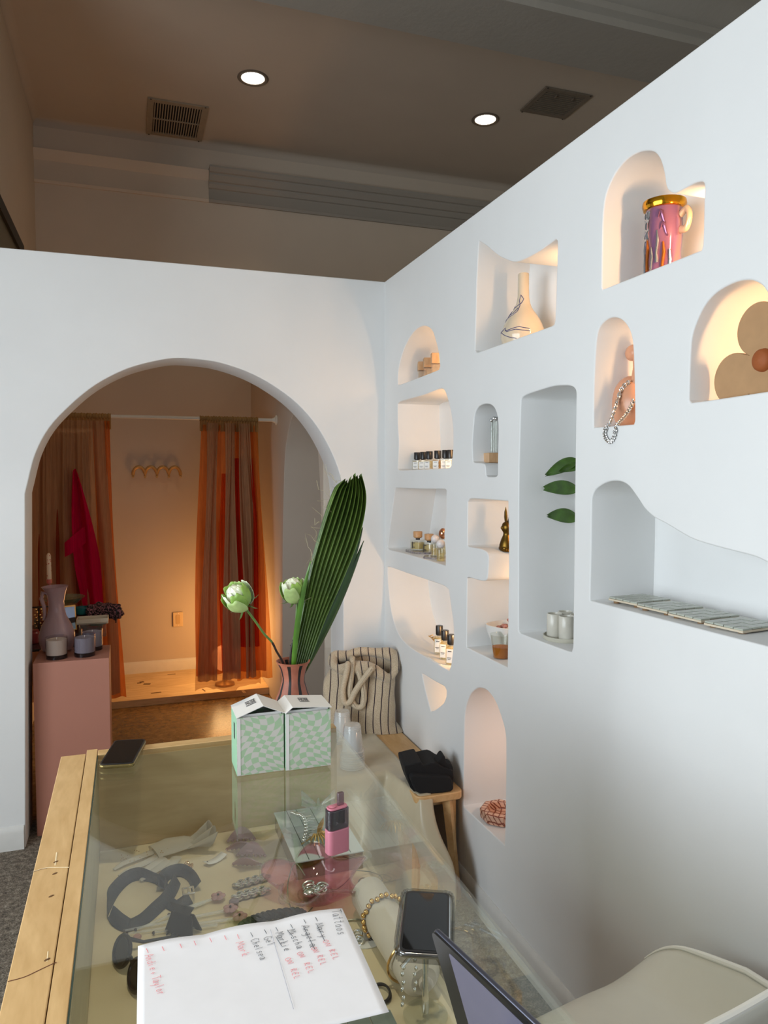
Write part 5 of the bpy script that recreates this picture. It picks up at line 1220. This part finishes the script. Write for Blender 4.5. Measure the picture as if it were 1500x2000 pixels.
bloom('pale green rose on the long stem leaning left', 464, 1164, 1.585, .031, [(476, 1184, 1.59), (497, 1211, 1.60), (516, 1238, 1.61), (531, 1254, 1.625), (540, 1272, 1.64), (552, 1293, 1.655), (566, 1330, 1.664)], (-.55, -.35, .75))
bloom('darker green rose on the upright stem beside the palm', 573, 1150, 1.675, .029, [(581, 1170, 1.675), (579, 1200, 1.672), (578, 1230, 1.67), (570, 1262, 1.668), (567, 1292, 1.666), (570, 1330, 1.664)], (-.2, -.15, .95))

# ================================================================= chair
SHELL = flat('ivory_shell', 'c9c6ba', .38, var=.01)
ch = thing('tub_chair', 'ivory moulded tub chair tucked between the counter and niche wall', 'chair', (.845, 1.0, 0), rad(11))
def shell(u, v):
    """u: around the seat from the open front-left to the front-right; v: centre of the seat out to the rim"""
    a = rad(-205+u*230)-rad(90)*0
    a = rad(205)-u*rad(230)+pi         # sweeps left side, back (towards -y), right side
    ca, sa = cos(a), sin(a)
    back = max(0, -sa); side = abs(ca)
    R = .225
    if v < .55:
        r = R*.86*v/.55; z = .555+.012*(v/.55)**2
    else:
        w = (v-.55)/.45; r = R*(.86+.20*w**.8); z = .567+(.030+.155*back**1.5+.075*side*max(0, 1-back)*(.4 if ca < 0 else 1))*w**1.4
    k = 1.0+.10*abs(sin(2*a))**1.2
    return (r*ca*k*1.02, r*sa*k, z)
# seat pan with a rolled front, then the wrap-around rim
HW, DF, DB = .222, .240, .165           # half width, depth to the front (+y), depth to the back (-y)
def pan(u, v):
    s_ = (u-.5)*2; t = v*2-1           # s across, t from back (-1) to front (+1)
    x = HW*s_*(1-.10*max(0, t)**3); y = (DF*t if t > 0 else DB*t)*(1-.10*abs(s_)**3)
    z = .575+.004*s_*s_
    if t > .55: z -= .045*((t-.55)/.45)**2.4
    e = max(0, -t-.45)/.55; z += .235*e**1.8; y -= .012*e**1.6
    rgt = max(0, s_-.55)/.45; z += (.085-.05*max(0, t))*rgt**2.0*(1-.3*e); x += .02*rgt**2
    lft = max(0, -s_-.7)/.3; z += -.03*lft**2*(1-e)
    return (x, y, z)
MB().sheet(pan, 48, 48, .007).build('shell', SHELL, ch, angle=180)
rim = [pan(1, 1-.02*k) for k in range(51)]+[pan(1-.02*k, 0) for k in range(1, 51)]
MB().tube([(x, y, z+.001) for x, y, z in rim], [.0015+.0045*min(1, k/14)*min(1, (len(rim)-1-k)/14) for k in range(len(rim))], 8).build('rim', flat('ivory_rim', 'e0ded6', .3, var=.01), ch)
for sx in (-1, 1):
    for sy in (-1, 1): MB().tube([(sx*.10, sy*.10, .57), (sx*.17, sy*.17, 0)], [.014, .010], 8).build('leg', M_MAPLE, ch)

# ================================================================= what lies in the display case
F = FZ+.0006
def at(u, v, z=F): return pz(u, v, z)
# rhinestone glove
GLV = clear('glove_tulle', (.93, .92, .88), .6, 1.1, .2, .62, (.80, .77, .70))
gl = thing('glove', 'sheer cream evening glove dotted with rhinestones, lying palm down', 'glove', (0, 0, F))
m = MB()
def gtube(pts, r, fl=.32, seg=12): m.tube([Vector((at(u, v).x, at(u, v).y, .006+dz)) for u, v, dz in pts], r, seg, flatten=fl)
palm = [(300, 1672, 0), (330, 1662, .002), (360, 1657, .004), (378, 1655, .004)]
m.tube([Vector((at(u, v).x, at(u, v).y, .009+dz)) for u, v, dz in palm], [.030, .036, .030, .020], 16, flatten=.25)
for pts in ([(312, 1664, 0), (275, 1678, 0), (240, 1692, 0), (222, 1702, -.002)], [(315, 1674, 0), (285, 1690, 0), (250, 1706, 0), (232, 1714, -.002)], [(320, 1682, 0), (292, 1700, 0), (262, 1716, 0), (247, 1724, -.002)], [(328, 1688, 0), (305, 1704, 0), (285, 1717, 0), (274, 1724, -.002)], [(345, 1680, 0), (335, 1694, 0), (322, 1705, 0), (312, 1712, -.002)]):
    gtube(pts, [.012, .010, .008, .004])
m.build('hand', GLV, gl)
c_ = at(392, 1655)
MB().sheet(lambda u, v: (c_.x-.03+.055*v+.010*sin(u*16)*v, c_.y+(u-.5)*(.045+.05*v), .012+.020*sin(u*19)*v+.018*v), 40, 10, .0006).build('ruffled_cuff', GLV, gl, angle=180)
m = MB(); r_ = random.Random(9)
for k in range(34):
    u, v = r_.uniform(235, 372), 0; v = 1690-(u-235)*.26+r_.uniform(-10, 12); q = at(u, v); m.ell((q.x, q.y, .017-.004*abs(u-330)/90), .0011, 6, 4)
o = m.build('rhinestones', M_GOLD, gl); o['kind'] = 'stuff'
# paper tag
q = at(420, 1683); pt2 = thing('price_tag', 'small curled white paper tag beside the glove', 'tag', (q.x, q.y, F), rad(34))
MB().sheet(lambda u, v: ((u-.5)*.052, (v-.5)*.020, .003+.006*(u-.5)**2*4), 10, 2, .0004).build('card', M_LABEL, pt2, angle=180)
MB().lathe([(.0015, 0), (.0015, .0005), (0, .0005)], 10, (-.021, 0, .0093)).build('punched_hole', M_INK, pt2)
q = at(366, 1697); ge = thing('gold_earrings', 'tangle of tiny gold earrings by the black belt', 'earrings', (q.x, q.y, F))
for k in range(5):
    MB().tube([(.006*cos(t)+.006*sin(k*2), .006*sin(t)*.6+.006*cos(k*3), .006+.006*sin(t+k)) for t in [2*pi*j/12 for j in range(12)]], .0011, 6, closed=True).build('hoop', M_GOLD, ge)
# pink hair claws
CLAW = clear('pink_acetate', (.88, .70, .70), .1, 1.45, 1.0, .62, (.62, .42, .43))
def claw(loc, rz, label):
    t = thing('hair_claw', label, 'hair clip', loc, rz, 'scalloped pink hair claws')
    for sy in (-1, 1):
        pts = []
        for k in range(33):
            x = -.034+.068*k/32; pts.append((x, .004+.003*abs(sin(k*pi/4))))
        pts += [(.024, .018), (.012, .030), (0, .034), (-.012, .030), (-.024, .018)]
        RR = Euler((rad(90-sy*34), 0, 0)).to_matrix()
        MB().prism(pts, -.0012, .0012, RR, (0, sy*.017, 0)).build('jaw', CLAW, t, smooth=False)
        m = MB()
        for k in range(7): m.ell((-.030+.01*k, sy*.0185, .0045), (.0035, .003, .0035), 8, 6)
        o = m.build('scallop_teeth', CLAW, t); o['kind'] = 'stuff'
    MB().tube([(-.008, 0, .024), (.008, 0, .024)], .004, 8).build('hinge', CLAW, t)
q = at(471, 1652); claw((q.x, q.y, F), rad(-10), 'scalloped pink hair claw lying farther back in the case')
q = at(487, 1683); claw((q.x, q.y, F), rad(-22), 'scalloped pink hair claw lying nearer, below its twin')
# silver chain clips
def chainclip(a, b, label):
    p0, p1 = at(*a), at(*b); d = p1-p0; t = thing('silver_clip', label, 'hair clip', (p0.x, p0.y, F), 0, 'silver plaited hair clips')
    sd = Vector((-d.y, d.x, 0)).normalized()
    for k in range(9):
        f = (k+.5)/9; c = d*f; R = Matrix.Rotation(atan2(d.y, d.x)+(.6 if k % 2 else -.6), 3, 'Z')
        for s_ in (-1, 1):
            e = MB(); e.tube([R @ Vector((.0075*cos(w), .0042*sin(w), 0))+c+sd*s_*.0042+Vector((0, 0, .006+.002*s_*(1 if k % 2 else -1))) for w in [2*pi*j/12 for j in range(12)]], .0021, 7, closed=True); e.build('plait_link', M_SILVER, t)
    MB().box(d/2+Vector((0, 0, .0012)), (d.length*.95, .006, .002), atan2(d.y, d.x)).build('clip_bar', M_CHROME, t)
chainclip((459, 1735), (524, 1716), 'upper of the two silver plaited clips'); chainclip((457, 1758), (523, 1742), 'lower of the two silver plaited clips, by the lilac bead')
# black elastic belt
BELT = flat('black_elastic', (.016, .017, .02), .55, bump=.3, scale=200)
be = thing('harness_belt', 'black elastic harness belt with a silver buckle, looped on the case floor', 'belt', (.007, 0, F))
def ribbon(pts, w, nm='strap'):
    P_ = smooth_poly([Vector((at(u, v).x, at(u, v).y, dz)) for u, v, dz, tl in pts], 8, False); TL = smooth_poly([Vector((tl, 0, 0)) for u, v, dz, tl in pts], 8, False); n_ = len(P_)-1
    def fn(u, v):
        i = min(n_, round(v*n_)); p = P_[i]; d = (P_[min(n_, i+1)]-P_[max(0, i-1)]); d.z = 0; d.normalize(); sd = Vector((-d.y, d.x, 0)); tl = TL[i].x
        return p+(sd*sin(tl)+Vector((0, 0, cos(tl))))*w*u
    MB().sheet(fn, 3, n_, .0012).build(nm, BELT, be, angle=180)
ribbon([(330, 1752, .0, .7), (322, 1735, .0, .3), (300, 1728, .0, .2), (258, 1722, .0, -.3), (228, 1745, .0, -.8), (206, 1785, .0, -.1), (204, 1797, 0, .0)], .026)
ribbon([(204, 1797, .0, .4), (214, 1812, .0, .9), (240, 1822, .0, 1.2), (280, 1806, .0, 1.2), (308, 1783, .0, 1.0), (326, 1766, .0, .8), (340, 1742, .0, .6), (345, 1728, 0, .5)], .026)
ribbon([(318, 1742, .0, .9), (322, 1722, .0, .7), (345, 1714, .0, .3), (362, 1724, .0, .4), (368, 1745, .002, .8)], .026)
ribbon([(312, 1772, .0, 1.3), (330, 1783, .0, 1.3), (350, 1778, .0, 1.1), (370, 1768, .002, .9)], .024)
q = at(361, 1756); bk = MB()
for (x, y, a, b) in ((0, .011, .024, .004), (0, -.011, .024, .004), (-.010, 0, .004, .022), (.010, 0, .004, .022)): bk.box((q.x+x, q.y+y, .016), (a, b, .003))
bk.box((q.x, q.y, .017), (.004, .02, .003)); bk.build('buckle', M_SILVER, be, smooth=False, bevel=.0008)
# clear hair sticks with pink resin flowers
def stick(a, b, label, flower=None):
    p0, p1 = at(*a), at(*b); t = thing('hair_stick', label, 'hair stick', (p0.x, p0.y, F), 0, 'clear hair sticks'); d = p1-p0
    MB().tube([(0, 0, .004), d*.5+Vector((0, 0, .006)), d+Vector((0, 0, .006))], [.0018, .0028, .003], 8).build('rod', M_PLASTIC, t)
    MB().ell((0, 0, .004), (.003, .003, .003), 8, 6).build('tip', flat('stick_tip', '4a3c34', .4), t)
    if flower:
        fl_ = thing_part = None
        m = MB(); c = d+Vector((.006, 0, .009))
        for k in range(5): m.ell(c+Vector((.008*cos(k*1.256), .008*sin(k*1.256), 0)), (.007, .007, .004), 10, 6)
        f_ = m.build('flower', clear('pink_resin', (.85, .6, .6), .1, 1.45, 1.0, .6, (.70, .45, .44)), t)
        MB().ell(c+Vector((0, 0, .004)), .0022, 8, 6).build('flower_centre', M_INK, f_)
stick((242, 1822), (444, 1784), 'clear hair stick tipped with a pink flower, uppermost of the pair', True)
stick((248, 1828), (462, 1800), 'clear hair stick tipped with a pink flower, nearer the paper', True)
stick((330, 1790), (420, 1760), 'clear hair stick pointing to a small pink bud', True)
stick((265, 1820), (400, 1768), 'plain clear hair stick lying across the belt end')
stick((300, 1826), (425, 1812), 'plain clear hair stick beside the black claw clip')
q = at(457, 1768); tag(MB().lathe([(.008, 0), (.0095, .004), (.0095, .009), (.006, .012), (0, .012)], 20).build('bead', flat('lilac_bead', '8a7c84', .2), loc=(q.x, q.y, F)), 'lilac cabochon bead at the end of the lower silver clip', 'bead')
q = at(268, 1832); tag(MB().lathe([(.007, 0), (.008, .002), (.006, .005), (0, .006)], 16).build('bead', flat('rose_bead', 'b88e84', .3), loc=(q.x, q.y, F)), 'flat rose bead near the tips of the clear hair sticks', 'bead')
# black claw clip
q = at(357, 1822); bc = thing('claw_clip', 'small black claw clip half under the paper sheet', 'hair clip', (q.x, q.y, F), rad(-42))
for sy in (-1, 1):
    MB().sheet(lambda u, v, sy=sy: ((u-.5)*.062*(1-.25*v), sy*(.014-.012*v), .034*v+.003), 8, 5, .003).build('jaw', M_BLACK, bc, angle=60)
    m = MB()
    for k in range(5): m.tube([((k-2)*.011, sy*.014, .006), ((k-2)*.011, sy*.019, .001)], [.0028, .001], 6)
    o = m.build('teeth', M_BLACK, bc); o['kind'] = 'stuff'
MB().sheet(lambda u, v: ((u-.5)*.03*(1+.8*v), -.002+.004*u*0, .036+.018*v), 6, 4, .003).build('grip', M_BLACK, bc, angle=60)
# sunglasses standing lens-up
q1, q2 = at(240, 1885), at(268, 1930); mid_ = (q1+q2)/2; d = (q2-q1); sg = thing('sunglasses', 'black oval sunglasses lying open, partly under the paper', 'sunglasses', (mid_.x, mid_.y, F), atan2(d.y, d.x))
GF = flat('black_acetate', (.012, .012, .013), .25); LENS = flat('dark_lens', (.02, .02, .02), .06, var=0)
TR = Euler((rad(62), 0, 0)).to_matrix()
for sx in (-1, 1):
    el = [(sx*.036+.029*cos(w)*(1+.08*cos(w)*sx), .022*sin(w)*(1+.10*sx*cos(w))) for w in [2*pi*k/32 for k in range(32)]]
    MB().tube([TR @ Vector((x, y, 0))+Vector((0, 0, .024)) for x, y in el], .0038, 8, closed=True).build('frame_rim', GF, sg)
    MB().prism(el, -.001, .001, TR, (0, 0, .024)).build('lens', LENS, sg)
    MB().tube([TR @ Vector((sx*.064, .008, 0))+Vector((0, 0, .024)), TR @ Vector((sx*.070, .008, -.006))+Vector((0, 0, .024)), Vector((sx*.062, .045, .010)), Vector((sx*.050, .105, .004))] if sx < 0 else [TR @ Vector((.064, .008, 0))+Vector((0, 0, .024)), Vector((.070, .014, .020)), Vector((.064, .05, .012)), Vector((.052, .115, .004))], [.004, .0045, .003, .0025], 8).build('temple', GF, sg)
MB().tube([TR @ Vector((-.010, .004, 0))+Vector((0, 0, .024)), TR @ Vector((0, .008, .002))+Vector((0, 0, .024)), TR @ Vector((.010, .004, 0))+Vector((0, 0, .024))], .0035, 8).build('bridge', GF, sg)
# mirrored jewellery box with the ornaments on it
MT = .792
mb_ = thing('mirror_plinth', 'low mirrored plinth with a pale striped top inside the case', 'plinth', (.388, 1.593, F), rad(0))
MB().box((0, 0, (MT-F)/2-.001), (.146, .236, MT-F-.003)).build('mirrored_sides', flat('bronze_mirror', '8a7448', .08, .9), mb_, smooth=False)
MB().box((0, 0, MT-F-.0015), (.150, .240, .003)).build('top_glass', flat('pale_mirror_top', 'ccd4d4', .15, 0, var=.02), mb_, smooth=False, bevel=.0008)
for x in (-.045, -.022, .012, .046): MB().box((x, 0, MT-F+.0002), (.0014, .236, .0005)).build('dark_stripe', flat('stripe_dark', '4a5656', .3), mb_, smooth=False)
mtop = MT+.0008
def on(u, v): return pz(u, v, mtop)
q = on(596, 1625); cb = thing('silver_comb', 'silver comb with a beaded curved spine on the mirrored plinth', 'hair comb', (q.x, q.y, mtop), rad(0))
sp_ = smooth_poly([on(u, v)-q+Vector((0, 0, .008)) for u, v in [(570, 1594), (580, 1604), (592, 1612), (598, 1632), (594, 1650)]], 4, False)
for k, b in enumerate(sp_): MB().ell((b.x, b.y, .008+.012*sin(k/len(sp_)*pi)), (.0046, .0040, .0046), 10, 6).build('bead', M_SILVER, cb)
m = MB()
for k, b in enumerate(sp_[1:-1]): m.tube([(b.x, b.y, .010), (b.x+.012, b.y+.004*sin(k), .012), (b.x+.026+.006*sin(k*2), b.y+.010, .006)], .0009, 5)
o = m.build('filigree', M_SILVER, cb); o['kind'] = 'stuff'
q = on(618, 1640); hp = thing('gold_hairpin', 'gold bird-like hairpin with a fan tail on the mirrored plinth', 'hairpin', (q.x, q.y, mtop), rad(-8))
MB().tube([(-.035, -.022, .004), (-.012, -.004, .008), (0, 0, .010)], [.0012, .002, .003], 6).build('pin', M_GOLD, hp)
MB().sheet(lambda u, v: (.004+.018*v+(u-.5)*.012*sin(pi*min(1, v+.1)), .004+.040*v, .012+.020*v), 5, 10, .0016).build('wing', flat('pale_gold', 'd8a860', .3, .8), hp, angle=180)
for k in range(8):
    a = rad(-120+k*17); MB().tube([(0, 0, .010), (.012*cos(a), .012*sin(a), .018), (.027*cos(a), .027*sin(a), .012), (.034*cos(a), .034*sin(a), .003)], [.002, .0024, .002, .001], 6).build('plume', M_GOLD, hp)
q = on(622, 1585); lc = thing('lace_butterfly', 'clear lacy butterfly ornament at the back of mirrored plinth', 'ornament', (q.x, q.y, mtop), rad(-12))
LACE = clear('lace_clear', (.9, .91, .88), .15, 1.45, 1.2, .22, (.8, .82, .78))
for sx in (-1, 1):
    MB().sheet(lambda u, v, sx=sx: (sx*(.004+.036*v), -.004*v+.008*sin(u*9)*v, .004+.036*u*(.4+.6*v)+.014*v), 14, 10, .001).build('wing', LACE, lc, angle=180)
MB().ell((0, 0, .018), (.004, .004, .016), 10, 8).build('body', LACE, lc)
# ruffled pink glass bowl with jewellery
q = at(628, 1768); bw2 = thing('ruffled_bowl', 'pink glass bowl with a ruffled clear rim full of silver jewellery', 'bowl', (.340, 1.405, F))
PGL = clear('pink_bowl_glass', (.93, .66, .72), .03, 1.45, 1.0, .14, (.75, .45, .52))
def bowlfn(u, v):
    a = 2*pi*u; r = .034+.058*v**.8; z = .004+.044*v**1.5
    ruf = max(0, v-.45)/.55; r += .020*ruf*sin(5*a+.6); z += .010*ruf*cos(5*a+.2)
    return (r*cos(a), r*sin(a), z)
MB().sheet(bowlfn, 80, 18, .0022).build('bowl', PGL, bw2, angle=180)
MB().lathe([(0, .002), (.036, .002), (.037, .006), (0, .006)], 32).build('base', PGL, bw2)
MB().tube([Vector(bowlfn(k/80, 1)) for k in range(80)], .0036, 8, closed=True).build('clear_rim', M_CLEAR, bw2)
for k in range(5):
    p_ = Vector(bowlfn((k+.12)/5, 1)); MB().ell(p_*1.03, (.010, .010, .008), 12, 8).build('rim_knob', M_CLEAR, bw2)
jw = thing('silver_jewellery', 'heap of silver jewellery lying in the pink glass bowl', 'jewellery', (.340, 1.400, F+.0075))
for k in range(9):
    a = k*2.2; rr = .010+.012*((k*3) % 4)/3; c = Vector((rr*cos(a), rr*sin(a), .008+.004*(k % 3)))
    MB().tube([c+Vector((.011*cos(w), .008*sin(w), .003*sin(w+k))) for w in [2*pi*j/12 for j in range(12)]], .0026, 7, closed=True).build('ring', M_SILVER, jw)
MB().ell((-.014, -.010, .012), (.017, .013, .008), 14, 8).build('pendant', M_SILVER, jw)
COR = flat('silver_cord', '8a8a80', .35, .6)
def cord(label, pts, r=.0011):
    q0 = at(*pts[0][:2]); t = MB().tube([p for p in smooth_poly([Vector((at(u, v).x-q0.x, at(u, v).y-q0.y, dz)) for u, v, dz in pts], 6, False)], r, 6).build('necklace_cord', COR, loc=(q0.x, q0.y, F)); tag(t, label, 'necklace', 'silver necklace cords')
cord('thin silver cord looping left of the pink bowl', [(596, 1738, .03), (576, 1728, .045), (562, 1748, .02), (568, 1775, .002), (585, 1792, .002), (600, 1785, .002), (612, 1772, .002)])
cord('thin silver cord coiled right of the pink bowl', [(690, 1718, .02), (720, 1706, .004), (742, 1712, .002), (745, 1724, .002), (720, 1732, .002), (700, 1730, .003), (706, 1718, .003), (722, 1722, .004), (716, 1734, .004), (690, 1736, .002)])
# braided headband, card with hoops, clip
hbn = thing('headband', 'black braided headband running under the paper sheet', 'headband', (0, 0, F))
P_ = smooth_poly([Vector((at(u, v).x, at(u, v).y, .010)) for u, v in [(455, 1838), (475, 1816), (505, 1803), (540, 1795), (580, 1792), (600, 1806), (610, 1840)]], 10, False)
for s_ in range(3):
    MB().tube([p+Vector((.004*cos(k*.7+s_*2.09)*.6, .005*cos(k*.7+s_*2.09), .004*sin(k*.7+s_*2.09))) for k, p in enumerate(P_)], .005, 8).build('braid_strand', BELT, hbn)
q = at(715, 1836); cd = thing('jewellery_card', 'oval white card with a black four-loop emblem and silver hoops', 'card', (q.x, q.y, F), rad(-8))
MB().lathe([(.030, 0), (.030, .0014), (0, .0014)], 40).build('card', M_LABEL, cd).scale = (1.05, .85, 1)
for k in range(4):
    a = k*pi/2+.5; c = Vector((.011+.0045*cos(a), -.001+.0045*sin(a), .0018))
    MB().tube([c+Vector((.0028*cos(w)*cos(a)-.0019*sin(w)*sin(a), .0028*cos(w)*sin(a)+.0019*sin(w)*cos(a), 0)) for w in [2*pi*j/14 for j in range(14)]], .0008, 5, closed=True, flatten=.4).build('emblem_loop', M_INK, cd)
for y in (.010, -.008): MB().tube([(-.014+.008*cos(w), y+.005*sin(w), .006+.005*sin(w)) for w in [2*pi*j/16 for j in range(16)]], .0026, 8, closed=True).build('hoop', M_SILVER, cd)
q = at(720, 1806); cord('bent silver wire by the oval card', [(678, 1800, .002), (700, 1800, .004), (725, 1806, .004), (738, 1813, .002)], .0016)
# bracelet pillow and bracelets
p0, p1 = at(752, 1800, F), at(800, 1950, F)
pw = thing('bracelet_pillow', 'white satin bracelet pillow wearing gold bracelets under the phone', 'display pillow', (.428, 1.185, F), rad(2))
WS = flat('white_satin', 'd8cec0', .45, var=.03)
MB().tube([(0, .15, .036), (0, .135, .036), (0, 0, .036), (0, -.115, .036), (0, -.128, .036)], [.022, .034, .0355, .034, .022], 28).build('pillow', WS, pw)
MB().lathe([(.010, 0), (.012, .01), (.008, .012), (0, .012)], 12, (0, -.128, .036), Euler((rad(90), 0, 0)).to_matrix()).build('gather', WS, pw)
def bracelet(y, label, bead):
    t = thing('bracelet', label, 'bracelet', (.428, 1.185+y, F+.036), rad(2), 'gold bracelets on the pillow')
    if bead:
        for k in range(26):
            a = 2*pi*k/26; MB().ell((.0405*cos(a), .003*sin(k*2.2), .0405*sin(a)), (.0046, .0052, .0046), 8, 6).build('link', M_GOLD, t) if sin(a) > -.82 else None
    else: MB().tube([(.0388*cos(w), .004*sin(w*2), .0388*sin(w)) for w in [2*pi*j/40 for j in range(40)] if sin(w) > -.9], .0022, 8).build('band', M_GOLD, t)
bracelet(.055, 'chunky gold link bracelet at the far end of the pillow', True); bracelet(-.075, 'thin plain gold bangle at the near end of the pillow', False)
# hair tie, grey tiled tray, silver jewellery stand
q = at(742, 1945); ht = MB().tube([(.017*cos(w), .022*sin(w), .004+.002*sin(2*w)) for w in [2*pi*j/30 for j in range(30)]], .002, 7, closed=True).tube([(.0155*cos(w), .0195*sin(w), .006+.002*cos(2*w)) for w in [2*pi*j/30 for j in range(30)]], .0018, 7, closed=True).build('hair_tie', M_BLACK, loc=(q.x, q.y, F)); tag(ht, 'thin black hair tie by the corner of the paper', 'hair tie')
gt = thing('grey_tile_tray', 'grey tiled tray on the case floor under the paper corner', 'tray', (.318, .995, F), rad(0))
MB().box((0, 0, .004), (.11, .11, .008)).build('slab', flat('pale_grout', 'b8b8ac', .7), gt, smooth=False)
pr = None
for i in range(3):
    for j in range(3):
        if pr is None: pr = MB().box((0, 0, 0), (.034, .034, .003)).build('tile', flat('grey_green_tile', '7c8880', .2, var=.15), gt, smooth=False, bevel=.0006); o = pr
        else: o = pr.copy(); COL.objects.link(o)
        o.location = ((i-1)*.0362, (j-1)*.0362, .0094)
js = thing('earring_tree', 'silver T-bar jewellery stand with dangling earrings near the laptop', 'jewellery stand', (.424, 1.03, F), rad(20))
MB().lathe([(.035, 0), (.035, .004), (.006, .008), (0, .008)], 28).build('base', M_CLEAR, js)
MB().tube([(0, 0, .006), (0, 0, .19)], .0052, 12).build('post', M_CHROME, js)
MB().tube([(-.05, 0, .10), (0, 0, .125), (.02, 0, .13)], .003, 8).build('arm', M_CHROME, js)
for k, x in enumerate((-.045, -.02)):
    m = MB()
    for j in range(6): m.ell((x, .003*(j % 2), .098-.012*j+.012*(k)), (.003, .003, .004), 8, 6)
    m.build('earring', M_SILVER, js)
